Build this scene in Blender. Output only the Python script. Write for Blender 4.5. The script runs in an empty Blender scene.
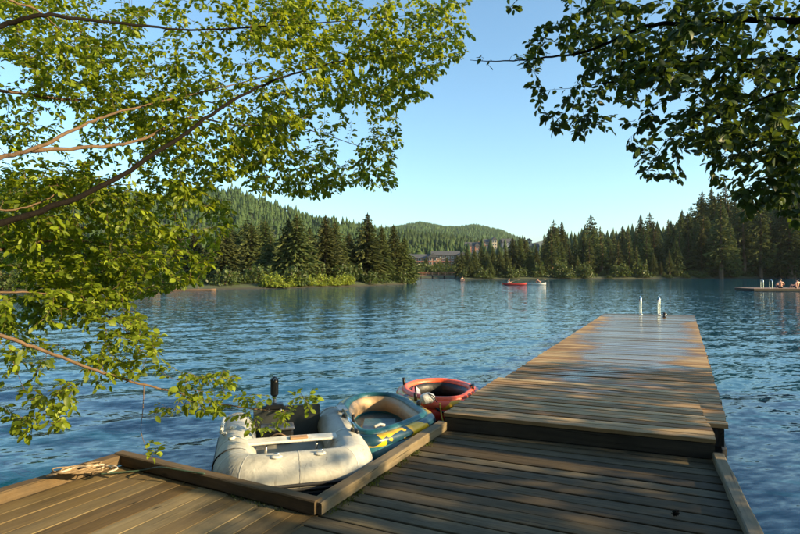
import bpy, math, random
import numpy as np
from mathutils import Vector, Matrix

R = math.radians
# ------------------------------------------------------------------ camera
scene = bpy.context.scene
COL = scene.collection
F = 550.0                      # focal length in photograph pixels (800 wide)
CAM = Vector((0, 0, 1.70))
HORIZON = 272.0
PITCH = math.atan((HORIZON - 267.0) / F)
cam_data = bpy.data.cameras.new("camera")
cam_data.sensor_width = 36.0
cam_data.lens = 36.0 * F / 800.0
cam_data.clip_start = 0.05
cam_data.clip_end = 12000
cam = bpy.data.objects.new("camera", cam_data)
COL.objects.link(cam)
cam.location = CAM
cam.rotation_euler = (math.pi / 2 + PITCH, 0, 0)
scene.camera = cam

# ------------------------------------------------------------------ light
SUN_AZ, SUN_EL = R(110), R(20)          # azimuth from +Y towards +X
world = bpy.data.worlds.new("World")
scene.world = world
world.use_nodes = True
wn = world.node_tree
bg = wn.nodes["Background"]
sky = wn.nodes.new("ShaderNodeTexSky")
sky.sky_type = 'NISHITA'
sky.sun_disc = False
sky.sun_elevation = SUN_EL
sky.sun_rotation = SUN_AZ
sky.altitude = 0
sky.air_density = 1.0
sky.dust_density = 1.2
sky.ozone_density = 1.0
tint = wn.nodes.new("ShaderNodeMix"); tint.data_type = 'RGBA'; tint.blend_type = 'MULTIPLY'
tint.inputs[0].default_value = 1.0
tint.inputs[7].default_value = (0.77, 1.0, 1.06, 1)      # the camera's white balance leans to cyan
wn.links.new(sky.outputs[0], tint.inputs[6])
wn.links.new(tint.outputs[2], bg.inputs[0])
bg.inputs[1].default_value = 0.11
sun_data = bpy.data.lights.new("sun", 'SUN')
sun_data.energy = 5.0
sun_data.angle = R(0.5)
sun_data.color = (1.0, 0.75, 0.40)
sun = bpy.data.objects.new("sun", sun_data)
COL.objects.link(sun)
SDIR = Vector((math.sin(SUN_AZ) * math.cos(SUN_EL), math.cos(SUN_AZ) * math.cos(SUN_EL), math.sin(SUN_EL)))
sun.rotation_euler = (-SDIR).to_track_quat('-Z', 'Y').to_euler()
sun.location = (20, 5, 30)

vs = scene.view_settings
scene.display_settings.display_device = 'sRGB'
vs.view_transform = 'Standard'
vs.look = 'None'
vs.exposure = 1.35
vs.gamma = 1.0
vs.use_curve_mapping = False
scene.cycles.use_denoising = True
scene.cycles.max_bounces = 8
scene.cycles.transparent_max_bounces = 8
scene.cycles.volume_bounces = 0
scene.cycles.sample_clamp_indirect = 6.0
scene.cycles.caustics_reflective = False
scene.cycles.caustics_refractive = False

# ------------------------------------------------------------------ helpers
def ray(px, py):
    a = (px - 400.0) / F
    b = (267.0 - py) / F
    c, s = math.cos(PITCH), math.sin(PITCH)
    return Vector((a, c - b * s, s + b * c))

def at(px, py, z):
    r = ray(px, py)
    return CAM + r * ((z - CAM.z) / r.z)

def atd(px, py, d):
    r = ray(px, py)
    return CAM + r * (d / r.y)

def tag(o, label=None, cat=None, group=None, kind=None):
    if label: o["label"] = label
    if cat: o["category"] = cat
    if group: o["group"] = group
    if kind: o["kind"] = kind
    return o

def empty(name, loc=(0, 0, 0), rz=0.0, **kw):
    o = bpy.data.objects.new(name, None)
    COL.objects.link(o)
    o.location = loc
    o.rotation_euler = (0, 0, rz)
    o.empty_display_size = 0.1
    return tag(o, **kw)

def link(name, me, mat=None, parent=None, **kw):
    o = bpy.data.objects.new(name, me)
    COL.objects.link(o)
    if mat is not None and len(me.materials) == 0:
        me.materials.append(mat)
    if parent is not None:
        o.parent = parent
    return tag(o, **kw)

def mesh_fast(name, V, faces, smooth=False):
    """V Nx3, faces MxK int array (all the same size)"""
    V = np.asarray(V, dtype=np.float32); faces = np.asarray(faces, dtype=np.int32)
    me = bpy.data.meshes.new(name)
    m, k = faces.shape
    me.vertices.add(len(V)); me.vertices.foreach_set("co", V.ravel())
    me.loops.add(m * k); me.loops.foreach_set("vertex_index", faces.ravel())
    me.polygons.add(m)
    me.polygons.foreach_set("loop_start", np.arange(0, m * k, k, dtype=np.int32))
    me.polygons.foreach_set("loop_total", np.full(m, k, dtype=np.int32))
    if smooth:
        me.polygons.foreach_set("use_smooth", np.ones(m, dtype=bool))
    me.update(calc_edges=True)
    return me

class MB:
    """collects shapes into one mesh"""
    def __init__(self):
        self.v = []; self.f = []; self.sm = []
    def add(self, V, Fc, smooth=False):
        b = len(self.v)
        self.v += [tuple(p) for p in V]
        for f in Fc:
            self.f.append(tuple(i + b for i in f)); self.sm.append(smooth)
    def box(self, c, s, rz=0.0, bev=0.0, M=None):
        x, y, z = s[0] / 2, s[1] / 2, s[2] / 2
        b = min(bev, x * .9, y * .9, z * .9)
        if b > 0:
            V = []
            for zz, ins in ((-z, b), (-z + b, 0), (z - b, 0), (z, b)):
                xx, yy = x - ins, y - ins
                cb = b if ins == 0 else b * .4
                V += [(-xx + cb, -yy, zz), (xx - cb, -yy, zz), (xx, -yy + cb, zz), (xx, yy - cb, zz),
                      (xx - cb, yy, zz), (-xx + cb, yy, zz), (-xx, yy - cb, zz), (-xx, -yy + cb, zz)]
            Fc = [tuple(range(7, -1, -1)), tuple(range(24, 32))]
            for k in range(3):
                for i in range(8):
                    j = (i + 1) % 8
                    Fc.append((k * 8 + i, k * 8 + j, k * 8 + 8 + j, k * 8 + 8 + i))
        else:
            V = [(-x, -y, -z), (x, -y, -z), (x, y, -z), (-x, y, -z), (-x, -y, z), (x, -y, z), (x, y, z), (-x, y, z)]
            Fc = [(3, 2, 1, 0), (4, 5, 6, 7), (0, 1, 5, 4), (1, 2, 6, 5), (2, 3, 7, 6), (3, 0, 4, 7)]
        T = M if M is not None else Matrix.Translation(Vector(c)) @ Matrix.Rotation(rz, 4, 'Z')
        self.add([T @ Vector(p) for p in V], Fc)
        return self
    def beam(self, a, b, w, h, bev=0.006, up=Vector((0, 0, 1))):
        a = Vector(a); b = Vector(b); d = b - a
        x = d.normalized(); y = up.cross(x).normalized(); z = x.cross(y)
        M = Matrix.Translation((a + b) / 2) @ Matrix((x, y, z)).transposed().to_4x4()
        return self.box((0, 0, 0), (d.length, w, h), bev=bev, M=M)
    def tube(self, pts, rad, n=8, closed=False, cap=True, flat=1.0, smooth=True):
        P = [Vector(p) for p in pts]; m = len(P)
        rr = rad if hasattr(rad, '__len__') else [rad] * m
        T = []
        for i in range(m):
            if closed: t = P[(i + 1) % m] - P[i - 1]
            else: t = P[min(i + 1, m - 1)] - P[max(i - 1, 0)]
            T.append(t.normalized() if t.length > 1e-9 else Vector((0, 0, 1)))
        u = Vector((0, 0, 1)) if abs(T[0].z) < .9 else Vector((0, 1, 0))
        V = []
        for i in range(m):
            u = (u - T[i] * u.dot(T[i]))
            u = u.normalized() if u.length > 1e-6 else T[i].orthogonal().normalized()
            w = T[i].cross(u)
            for k in range(n):
                a = 2 * math.pi * k / n
                V.append(P[i] + (u * math.sin(a) * flat + w * math.cos(a)) * rr[i])
        Fc = []
        last = m if closed else m - 1
        for i in range(last):
            j = (i + 1) % m
            for k in range(n):
                l = (k + 1) % n
                Fc.append((i * n + k, i * n + l, j * n + l, j * n + k))
        if cap and not closed:
            Fc.append(tuple(range(n - 1, -1, -1))); Fc.append(tuple(range((m - 1) * n, m * n)))
        self.add(V, Fc, smooth)
        return self
    def lathe(self, prof, c=(0, 0, 0), n=12, smooth=True):
        V = []; m = len(prof)
        for r, z in prof:
            for k in range(n):
                a = 2 * math.pi * k / n
                V.append((c[0] + r * math.cos(a), c[1] + r * math.sin(a), c[2] + z))
        Fc = [(i * n + k, i * n + (k + 1) % n, (i + 1) * n + (k + 1) % n, (i + 1) * n + k) for i in range(m - 1) for k in range(n)]
        Fc += [tuple(range(n - 1, -1, -1)), tuple(range((m - 1) * n, m * n))]
        self.add(V, Fc, smooth)
        return self
    def build(self, name, mat, parent=None, **kw):
        me = bpy.data.meshes.new(name)
        me.from_pydata(self.v, [], self.f)
        me.polygons.foreach_set("use_smooth", self.sm)
        me.update()
        return link(name, me, mat, parent, **kw)

def catmull(pts, n=6, closed=False):
    P = [Vector(p) for p in pts]; m = len(P); out = []
    for i in range(m if closed else m - 1):
        if closed: p0, p1, p2, p3 = P[i - 1], P[i], P[(i + 1) % m], P[(i + 2) % m]
        else: p0, p1, p2, p3 = P[max(i - 1, 0)], P[i], P[i + 1], P[min(i + 2, m - 1)]
        for k in range(n):
            t = k / n
            out.append(0.5 * ((2 * p1) + (p2 - p0) * t + (2 * p0 - 5 * p1 + 4 * p2 - p3) * t * t + (3 * p1 - p0 - 3 * p2 + p3) * t ** 3))
    if not closed: out.append(P[-1].copy())
    return out

# ------------------------------------------------------------------ materials
class NT:
    """tiny node-graph writer"""
    def __init__(self, name):
        self.m = bpy.data.materials.new(name); self.m.use_nodes = True
        self.t = self.m.node_tree; self.t.nodes.clear()
        self.out = self.n("ShaderNodeOutputMaterial")
    def n(self, ty, ins=None, **props):
        nd = self.t.nodes.new(ty)
        for k, v in props.items(): setattr(nd, k, v)
        if ins:
            for k, v in ins.items(): self.set(nd.inputs[k], v)
        return nd
    def set(self, sock, v):
        if isinstance(v, bpy.types.NodeSocket): self.t.links.new(v, sock)
        elif isinstance(v, bpy.types.Node): self.t.links.new(v.outputs[0], sock)
        elif isinstance(v, tuple) and len(v) == 3 and sock.type == 'RGBA': sock.default_value = (*v, 1)
        else: sock.default_value = v
    def math(self, op, a, b=0.0, c=None, clamp=False):
        nd = self.n("ShaderNodeMath", operation=op, use_clamp=clamp)
        self.set(nd.inputs[0], a); self.set(nd.inputs[1], b)
        if c is not None: self.set(nd.inputs[2], c)
        return nd.outputs[0]
    def vmul(self, v, s):
        nd = self.n("ShaderNodeVectorMath", operation='MULTIPLY'); self.set(nd.inputs[0], v); nd.inputs[1].default_value = s
        return nd.outputs[0]
    def vadd(self, v, s):
        nd = self.n("ShaderNodeVectorMath", operation='ADD'); self.set(nd.inputs[0], v); self.set(nd.inputs[1], s)
        return nd.outputs[0]
    def dot(self, v, s):
        nd = self.n("ShaderNodeVectorMath", operation='DOT_PRODUCT'); self.set(nd.inputs[0], v); nd.inputs[1].default_value = s
        return nd.outputs['Value']
    def noise(self, vec, scale=1.0, detail=4.0, rough=0.55, dist=0.0):
        nd = self.n("ShaderNodeTexNoise", {"Scale": scale, "Detail": detail, "Roughness": rough, "Distortion": dist})
        if vec is not None: self.set(nd.inputs["Vector"], vec)
        return nd.outputs[0]
    def ramp(self, fac, stops, interp='LINEAR'):
        nd = self.n("ShaderNodeValToRGB"); nd.color_ramp.interpolation = interp
        e = nd.color_ramp.elements
        while len(e) < len(stops): e.new(0.5)
        for i, (p, c) in enumerate(stops):
            e[i].position = p
            e[i].color = (c, c, c, 1) if isinstance(c, (int, float)) else (*c, 1)
        self.set(nd.inputs[0], fac)
        return nd.outputs[0]
    def mix(self, fac, a, b, mode='MIX'):
        nd = self.n("ShaderNodeMix", data_type='RGBA', blend_type=mode)
        self.set(nd.inputs[0], fac); self.set(nd.inputs[6], a); self.set(nd.inputs[7], b)
        return nd.outputs[2]
    def bump(self, h, strength=0.3, dist=0.01, normal=None):
        nd = self.n("ShaderNodeBump", {"Strength": strength, "Distance": dist, "Height": h})
        if normal is not None: self.set(nd.inputs["Normal"], normal)
        return nd.outputs[0]
    def principled(self, **ins):
        nd = self.n("ShaderNodeBsdfPrincipled")
        for k, v in ins.items(): self.set(nd.inputs[k.replace('_', ' ')], v)
        self.t.links.new(nd.outputs[0], self.out.inputs[0])
        return nd
    @property
    def pos(self): return self.n("ShaderNodeNewGeometry").outputs["Position"]
    @property
    def obj(self): return self.n("ShaderNodeTexCoord").outputs["Object"]
    @property
    def uv(self): return self.n("ShaderNodeTexCoord").outputs["UV"]
    @property
    def rnd(self): return self.n("ShaderNodeObjectInfo").outputs["Random"]

def plain(name, col, rough=0.6, var=0.25, scale=6.0, metal=0.0, bump=0.0, coat=0.0):
    g = NT(name)
    n = g.noise(g.obj, scale, 5, 0.6)
    lo = tuple(c * (1 - var) for c in col); hi = tuple(min(1, c * (1 + var * .6)) for c in col)
    c = g.ramp(n, [(0.3, lo), (0.7, hi)])
    kw = dict(Base_Color=c, Roughness=g.ramp(n, [(0.3, min(1, rough * 1.15)), (0.7, rough * .85)]), Metallic=metal, Coat_Weight=coat)
    if bump: kw["Normal"] = g.bump(g.noise(g.obj, scale * 6, 4), bump, 0.005)
    g.principled(**kw)
    return g.m

PIER_U = Vector((math.sin(R(26.9)), math.cos(R(26.9)), 0))
PIER_V = Vector((PIER_U.y, -PIER_U.x, 0))
PIER_MID = Vector((5.0, 11.7, 0))

def wood(name, c0, c1, wet=False, grey=0.25, streak=0.75, grime=0.55):
    g = NT(name)
    uv = g.uv; rnd = g.rnd
    fine = g.noise(g.vmul(uv, (3.0, 95.0, 1)), 1.0, 6, 0.65, 0.4)
    band = g.noise(g.vmul(uv, (0.9, 14.0, 1)), 1.0, 4, 0.6, 1.2)
    col = g.ramp(band, [(0.28, c0), (0.72, c1)])
    col = g.mix(g.math('MULTIPLY', fine, streak), col, tuple(x * .35 for x in c0))
    patch = g.noise(g.vmul(uv, (1.1, 3.0, 1)), 1.3, 5, 0.65)
    gr = (c1[0] * .62, c1[0] * .60, c1[0] * .56)
    col = g.mix(g.math('MULTIPLY', g.ramp(patch, [(0.42, 0.0), (0.68, 1.0)]), grey), col, gr)
    # per plank difference
    val = g.math('MULTIPLY_ADD', rnd, 0.62, 0.66)
    hsv = g.n("ShaderNodeHueSaturation", {"Hue": g.math('MULTIPLY_ADD', rnd, 0.02, 0.49), "Saturation": g.math('MULTIPLY_ADD', rnd, -0.3, 1.08), "Value": val, "Color": col})
    col = hsv.outputs[0]
    # knots
    vor = g.n("ShaderNodeTexVoronoi", {"Vector": g.vmul(uv, (2.2, 5.5, 1)), "Scale": 1.0})
    knot = g.ramp(vor.outputs["Distance"], [(0.045, 1.0), (0.10, 0.0)])
    col = g.mix(g.math('MULTIPLY', knot, 0.8), col, tuple(x * .14 for x in c0))
    # dirt and algae that cross the planks
    pos = g.pos
    dirt = g.noise(pos, 1.7, 6, 0.68)
    col = g.mix(g.math('MULTIPLY', g.ramp(dirt, [(0.5, 0.0), (0.7, 1.0)]), grime), col, (0.022, 0.019, 0.012))
    # cracks along the grain
    crack = g.ramp(g.noise(g.vmul(uv, (1.6, 60.0, 1)), 1.0, 2, 0.5, 0.6), [(0.30, 1.0), (0.345, 0.0)])
    col = g.mix(g.math('MULTIPLY', crack, 0.75), col, (0.012, 0.009, 0.006))
    h = g.math('SUBTRACT', g.math('ADD', g.math('MULTIPLY', fine, 0.5), band), g.math('MULTIPLY', crack, 1.2))
    rough = 0.78
    bs = 0.45
    if wet:
        rel = g.vadd(pos, tuple(-PIER_MID))
        lat = g.dot(rel, tuple(PIER_V)); lon = g.dot(rel, tuple(PIER_U))
        comb = g.n("ShaderNodeCombineXYZ", {"X": g.math('MULTIPLY', lat, 0.55), "Y": g.math('MULTIPLY', lon, 1.1)})
        wn_ = g.noise(comb, 1.0, 5, 0.6, 0.5)
        # people drip water from the ladder down the middle of the pier
        prof = g.math('SUBTRACT', 1.0, g.math('POWER', g.math('ABSOLUTE', g.math('DIVIDE', g.math('ADD', lat, -0.05), 1.15)), 2.0))
        fade = g.n("ShaderNodeMapRange", {"Value": lon, "From Min": -6.2, "From Max": -1.0, "To Min": -0.65, "To Max": 0.28})
        fade2 = g.n("ShaderNodeMapRange", {"Value": lon, "From Min": 5.4, "From Max": 6.6, "To Min": 0.0, "To Max": 0.9})
        s = g.math('ADD', g.math('ADD', g.math('MULTIPLY', prof, 0.75), g.math('MULTIPLY', g.math('SUBTRACT', wn_, 0.5), 2.6)), g.math('ADD', fade.outputs[0], fade2.outputs[0]))
        wet_m = g.ramp(s, [(0.10, 0.0), (0.55, 1.0)])
        col = g.mix(wet_m, col, g.mix(1.0, col, (0.42, 0.40, 0.40), 'MULTIPLY'))
        rough = g.n("ShaderNodeMapRange", {"Value": wet_m, "To Min": 0.72, "To Max": 0.17}).outputs[0]
        bs = g.n("ShaderNodeMapRange", {"Value": wet_m, "To Min": 0.45, "To Max": 0.06}).outputs[0]
    nd = g.principled(Base_Color=col, Roughness=rough, Normal=g.bump(h, bs, 0.006))
    nd.inputs["Specular IOR Level"].default_value = 0.5 if wet else 0.3
    return g.m

M = {}
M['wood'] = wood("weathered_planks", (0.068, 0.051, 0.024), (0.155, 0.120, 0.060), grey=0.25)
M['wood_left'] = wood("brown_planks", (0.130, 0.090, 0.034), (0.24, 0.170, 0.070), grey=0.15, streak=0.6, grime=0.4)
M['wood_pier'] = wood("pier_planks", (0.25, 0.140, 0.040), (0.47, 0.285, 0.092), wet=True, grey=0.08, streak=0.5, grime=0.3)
M['kerb'] = wood("kerb_timber", (0.14, 0.098, 0.045), (0.28, 0.20, 0.098), grey=0.3)
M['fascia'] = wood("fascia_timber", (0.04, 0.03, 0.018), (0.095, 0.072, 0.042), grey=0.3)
M['float'] = plain("black_float", (0.018, 0.018, 0.02), 0.55, 0.4)
M['metal'] = plain("polished_steel", (0.78, 0.76, 0.72), 0.16, 0.1, metal=1.0)
M['black'] = plain("black_plastic", (0.018, 0.018, 0.019), 0.4, 0.3)
M['rubber'] = plain("black_rubber", (0.022, 0.022, 0.024), 0.65, 0.3)
M['greymet'] = plain("grey_metal", (0.35, 0.35, 0.35), 0.4, 0.2, metal=0.8)

def pvc(name, col, dirt=0.35, rough=0.42):
    g = NT(name)
    o = g.obj
    n = g.noise(o, 3.2, 6, 0.65)
    c = g.mix(g.math('MULTIPLY', g.ramp(n, [(0.5, 0.0), (0.68, 1.0)]), dirt), col, tuple(x * .42 for x in col))
    sc = g.ramp(g.noise(g.vmul(o, (9, 9, 4)), 1.0, 4, 0.7, 1.0), [(0.62, 0.0), (0.70, 1.0)])
    c = g.mix(g.math('MULTIPLY', sc, dirt), c, (0.12, 0.11, 0.09))
    wr = g.math('ADD', g.noise(o, 5.0, 3, 0.5, 0.8), g.math('MULTIPLY', g.noise(g.vmul(o, (14, 40, 10)), 1.0, 2, 0.5, 1.5), 0.25))
    g.principled(Base_Color=c, Roughness=g.ramp(n, [(0.3, rough), (0.7, rough + .2)]), Normal=g.bump(wr, 0.4, 0.03))
    return g.m
M['pvc'] = pvc("pale_grey_pvc", (0.43, 0.43, 0.395), 0.65)
M['pvc_in'] = pvc("grey_floor_fabric", (0.34, 0.33, 0.29), 0.6, 0.6)
M['transom'] = plain("dark_transom_board", (0.045, 0.052, 0.05), 0.6, 0.3)
M['seat'] = pvc("pale_seat_board", (0.66, 0.66, 0.62), 0.25, 0.35)
M['tan'] = plain("tan_pad", (0.42, 0.25, 0.13), 0.7, 0.25)
M['teal'] = pvc("teal_vinyl", (0.014, 0.098, 0.125), 0.15, 0.28)
M['beige'] = pvc("beige_vinyl", (0.48, 0.33, 0.19), 0.3, 0.4)
M['dteal'] = pvc("dark_teal_floor", (0.018, 0.07, 0.085), 0.3, 0.3)
M['red'] = pvc("red_vinyl", (0.75, 0.035, 0.016), 0.12, 0.3)
M['redc'] = pvc("faded_red_hull", (0.34, 0.03, 0.03), 0.2, 0.4)
M['orange'] = pvc("orange_vinyl", (0.85, 0.12, 0.05), 0.1, 0.3)
M['whitev'] = pvc("white_vinyl", (0.72, 0.70, 0.64), 0.15, 0.35)
M['blackv'] = pvc("black_vinyl", (0.014, 0.015, 0.017), 0.1, 0.35)

def camo(name, base, patch, thr, scale, dark=None):
    g = NT(name)
    o = g.obj
    n = g.noise(g.vmul(o, (1, 1, 1.8)), scale, 2, 0.4, 0.7)
    c = g.mix(g.ramp(n, [(thr, 0.0), (thr + .012, 1.0)]), base, patch)
    if dark:
        n2 = g.noise(g.vadd(o, (3.3, 1.7, 0.4)), scale * 1.1, 2, 0.4, 0.6)
        c = g.mix(g.ramp(n2, [(.56, 0.0), (.572, 1.0)]), c, dark)
    g.principled(Base_Color=c, Roughness=0.3, Normal=g.bump(g.noise(o, 9, 3), 0.15, 0.02))
    return g.m
M['camo'] = camo("printed_navy_vinyl", (0.012, 0.05, 0.085), (0.68, 0.42, 0.02), 0.475, 5.2)
M['camo_red'] = camo("printed_orange_vinyl", (0.74, 0.10, 0.045), (0.80, 0.44, 0.03), 0.50, 4.0, (0.03, 0.03, 0.035))

def leafmat(name, dark, light, trans, tw=0.45):
    g = NT(name)
    at_ = g.n("ShaderNodeAttribute", attribute_name="tone").outputs["Fac"]
    r = g.math('FRACT', g.math('ADD', at_, g.math('MULTIPLY', g.rnd, 0.001)))
    c = g.ramp(r, [(0.0, dark), (0.75, light), (0.97, tuple(min(1, x * 1.5) for x in light)), (1.0, (0.30, 0.17, 0.03))])
    p = g.n("ShaderNodeBsdfPrincipled", {"Base Color": c, "Roughness": 0.48})
    p.inputs["Specular IOR Level"].default_value = 0.35
    t = g.n("ShaderNodeBsdfTranslucent", {"Color": g.mix(0.65, c, trans)})
    mx = g.n("ShaderNodeMixShader", {0: tw, 1: p.outputs[0], 2: t.outputs[0]})
    g.t.links.new(mx.outputs[0], g.out.inputs[0])
    return g.m
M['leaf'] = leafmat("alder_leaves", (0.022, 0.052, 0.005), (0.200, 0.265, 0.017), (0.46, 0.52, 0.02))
M['leaf_r'] = leafmat("shade_dark_alder_leaves", (0.017, 0.040, 0.009), (0.045, 0.082, 0.016), (0.16, 0.22, 0.02), 0.38)  # alder leaf colour darkened to stand for the shade on these boughs
M['shrub'] = leafmat("shrub_leaves", (0.024, 0.045, 0.010), (0.065, 0.090, 0.018), (0.14, 0.17, 0.02), 0.3)
M['shrub_bright'] = leafmat("yellow_shrub_leaves", (0.09, 0.14, 0.014), (0.23, 0.27, 0.03), (0.36, 0.36, 0.02), 0.35)
M['moss'] = leafmat("moss_tufts", (0.03, 0.05, 0.008), (0.08, 0.10, 0.015), (0.15, 0.17, 0.02), 0.3)

def needle(name, dark, light):
    g = NT(name)
    at_ = g.n("ShaderNodeAttribute", attribute_name="tone").outputs["Fac"]
    c = g.ramp(at_, [(0.0, dark), (1.0, light)])
    hs = g.n("ShaderNodeHueSaturation", {"Hue": g.math('MULTIPLY_ADD', g.rnd, 0.035, 0.490), "Value": g.math('MULTIPLY_ADD', g.rnd, 0.6, 0.7), "Color": c})
    p = g.n("ShaderNodeBsdfPrincipled", {"Base Color": hs.outputs[0], "Roughness": 0.7})
    p.inputs["Specular IOR Level"].default_value = 0.2
    t = g.n("ShaderNodeBsdfTranslucent", {"Color": hs.outputs[0]})
    mx = g.n("ShaderNodeMixShader", {0: 0.25, 1: p.outputs[0], 2: t.outputs[0]})
    g.t.links.new(mx.outputs[0], g.out.inputs[0])
    return g.m
M['needle'] = needle("conifer_needles", (0.034, 0.052, 0.015), (0.125, 0.135, 0.034))
M['farneedle'] = needle("distant_conifer_needles", (0.030, 0.062, 0.020), (0.080, 0.120, 0.038))

def bark(name, c0, c1):
    g = NT(name)
    o = g.obj
    n = g.noise(g.vmul(o, (1, 1, 1)), 22, 5, 0.65)
    n2 = g.noise(o, 4, 4)
    c = g.mix(g.math('MULTIPLY', n2, 0.6), g.ramp(n, [(0.3, c0), (0.7, c1)]), tuple(min(1, x * 1.3) for x in c1))
    g.principled(Base_Color=c, Roughness=0.9, Normal=g.bump(n, 0.9, 0.012)).inputs['Specular IOR Level'].default_value = 0.12
    return g.m
M['bark'] = bark("alder_bark", (0.035, 0.025, 0.017), (0.15, 0.10, 0.062))
M['bark_dark'] = bark("shade_dark_bark", (0.003, 0.0025, 0.002), (0.009, 0.007, 0.005))  # near-black base colour paints in the shade on the boughs
M['trunk'] = bark("conifer_bark", (0.05, 0.033, 0.022), (0.15, 0.10, 0.065))

def ground(name):
    g = NT(name)
    p = g.pos
    n = g.noise(p, 0.12, 6, 0.6); n2 = g.noise(p, 1.1, 6, 0.7)
    c = g.ramp(n2, [(0.3, (0.020, 0.030, 0.010)), (0.55, (0.045, 0.058, 0.018)), (0.75, (0.085, 0.082, 0.032))])
    c = g.mix(g.ramp(n, [(0.45, 0.0), (0.6, 1.0)]), c, (0.045, 0.06, 0.02))
    z = g.n("ShaderNodeSeparateXYZ", {0: p}).outputs[2]
    c = g.mix(g.ramp(g.math('ADD', z, g.math('MULTIPLY', n2, 0.25)), [(0.18, 1.0), (0.36, 0.0)]), c, (0.032, 0.028, 0.015))
    g.principled(Base_Color=c, Roughness=0.9, Normal=g.bump(n2, 0.5, 0.2))
    return g.m
M['ground'] = ground("forest_floor")

def water():
    """ripples as a field of slopes, so that far waves too small for a pixel still scatter the reflection"""
    g = NT("lake_water")
    p = g.pos
    rot = g.n("ShaderNodeVectorRotate", {"Vector": p, "Angle": R(-14)}, rotation_type='Z_AXIS').outputs[0]
    def slopes(scale, amp, detail):
        nd = g.n("ShaderNodeTexNoise", {"Scale": 1.0, "Detail": detail, "Roughness": 0.55, "Distortion": 0.3})
        g.set(nd.inputs["Vector"], g.vmul(rot, scale))
        v = g.n("ShaderNodeVectorMath", operation='SUBTRACT'); g.set(v.inputs[0], nd.outputs["Color"]); v.inputs[1].default_value = (.5, .5, .5)
        return g.vmul(v.outputs[0], amp)
    s1 = slopes((1.9, 5.2, 1), (0.16, 0.28, 0), 3)
    s2 = slopes((6.5, 14.0, 1), (0.28, 0.46, 0), 3)
    gust = g.ramp(g.noise(g.vmul(p, (0.05, 0.11, 1)), 1.0, 4, 0.55), [(0.30, 0.7), (0.70, 1.0)])
    sm = g.n("ShaderNodeVectorMath", operation='SCALE'); g.set(sm.inputs[0], g.vadd(s1, s2)); g.set(sm.inputs["Scale"], gust)
    nrm = g.n("ShaderNodeNewGeometry").outputs["Normal"]
    N = g.n("ShaderNodeVectorMath", operation='NORMALIZE'); g.set(N.inputs[0], g.vadd(nrm, sm.outputs[0]))
    nd = g.principled(Base_Color=(0.002, 0.052, 0.100), Roughness=0.05, IOR=1.33, Normal=N.outputs[0])
    nd.inputs["Specular IOR Level"].default_value = 0.42
    return g.m
M['water'] = water()

# ------------------------------------------------------------------ terrain
def sstep(e0, e1, x):
    t = np.clip((x - e0) / (e1 - e0), 0, 1)
    return t * t * (3 - 2 * t)

_rs = np.random.RandomState(5)
_ph = _rs.uniform(0, 6.28, (24,)); _dr = _rs.uniform(0, 6.28, (24,)); 
def lumps(x, y, lam):
    s = 0
    for i in range(8):
        k = 6.283 / (lam * (0.6 + 0.13 * i))
        s = s + np.sin(k * (x * math.cos(_dr[i]) + y * math.sin(_dr[i])) + _ph[i])
    return s / 8

SH_A = [-1500, 0, 100, 180, 280, 330, 380, 404, 414, 417, 440, 454, 460, 600, 720, 800, 1000, 1300, 2500]
SH_Y = [45, 47, 49, 51, 57, 62, 70, 76, 90, 150, 152, 150, 128, 136, 144, 150, 160, 70, 42]
def shore(a): return np.interp(a, SH_A, SH_Y)
def ridge(a, prof, d):
    return (HORIZON - np.interp(a, [p[0] for p in prof], [p[1] for p in prof])) / F * d + 1.7
RID_L = [(-1500, 215), (-200, 205), (60, 200), (170, 208), (200, 203), (235, 203), (260, 212), (290, 223), (330, 232), (370, 239), (410, 243), (470, 250), (540, 268), (2500, 268)]
RID_C = [(-1500, 250), (300, 240), (390, 235), (420, 229.5), (445, 234), (460, 234), (475, 232), (500, 237), (515, 243), (560, 262), (2500, 262)]
RID_F = [(-1500, 266), (500, 262), (530, 244), (548, 239.5), (562, 241), (600, 252), (2500, 262)]
def terrain_z(x, y):
    a = 400 + F * x / np.maximum(y, 1.0)
    s = y - shore(a) - 1.6 * lumps(x, y, 14.0)
    base = np.where(s < 0, np.maximum(-1.4, s * 0.12), 0.75 * (1 - np.exp(-np.maximum(s, 0) * 0.35)))
    land = sstep(0, 25, s)
    hl = ridge(a, RID_L, 600) * sstep(130, 600, y) * (1 - 0.8 * sstep(620, 1100, y))
    hc = ridge(a, RID_C, 1500) * sstep(500, 1500, y) * (1 - 0.7 * sstep(1520, 2200, y))
    hf = ridge(a, RID_F, 3000) * sstep(2200, 3000, y)
    hr = np.interp(a, [-9999, 560, 640, 690, 740, 800, 1000, 2500], [0, 0, 1.2, 6, 9, 11, 15, 16]) * sstep(160, 235, y) * (1 - sstep(500, 900, y) * .8)
    ht = 15.5 * np.exp(-((a - 500) / 62.0) ** 2) * sstep(190, 345, y) * (1 - sstep(420, 650, y) * .7)
    hh = 52.0 * np.exp(-((x - 235) / 55.0) ** 2 - ((y - 85) / 42.0) ** 2)  # hill out of view, added to throw its shadow over the dense wood
    z = base + land * np.maximum.reduce([hl, hc, hf, hr, ht, hh]) + land * 0.5 * lumps(x, y, 40)
    return z
def tz(x, y): return float(terrain_z(np.array([float(x)]), np.array([float(y)]))[0])

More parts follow.
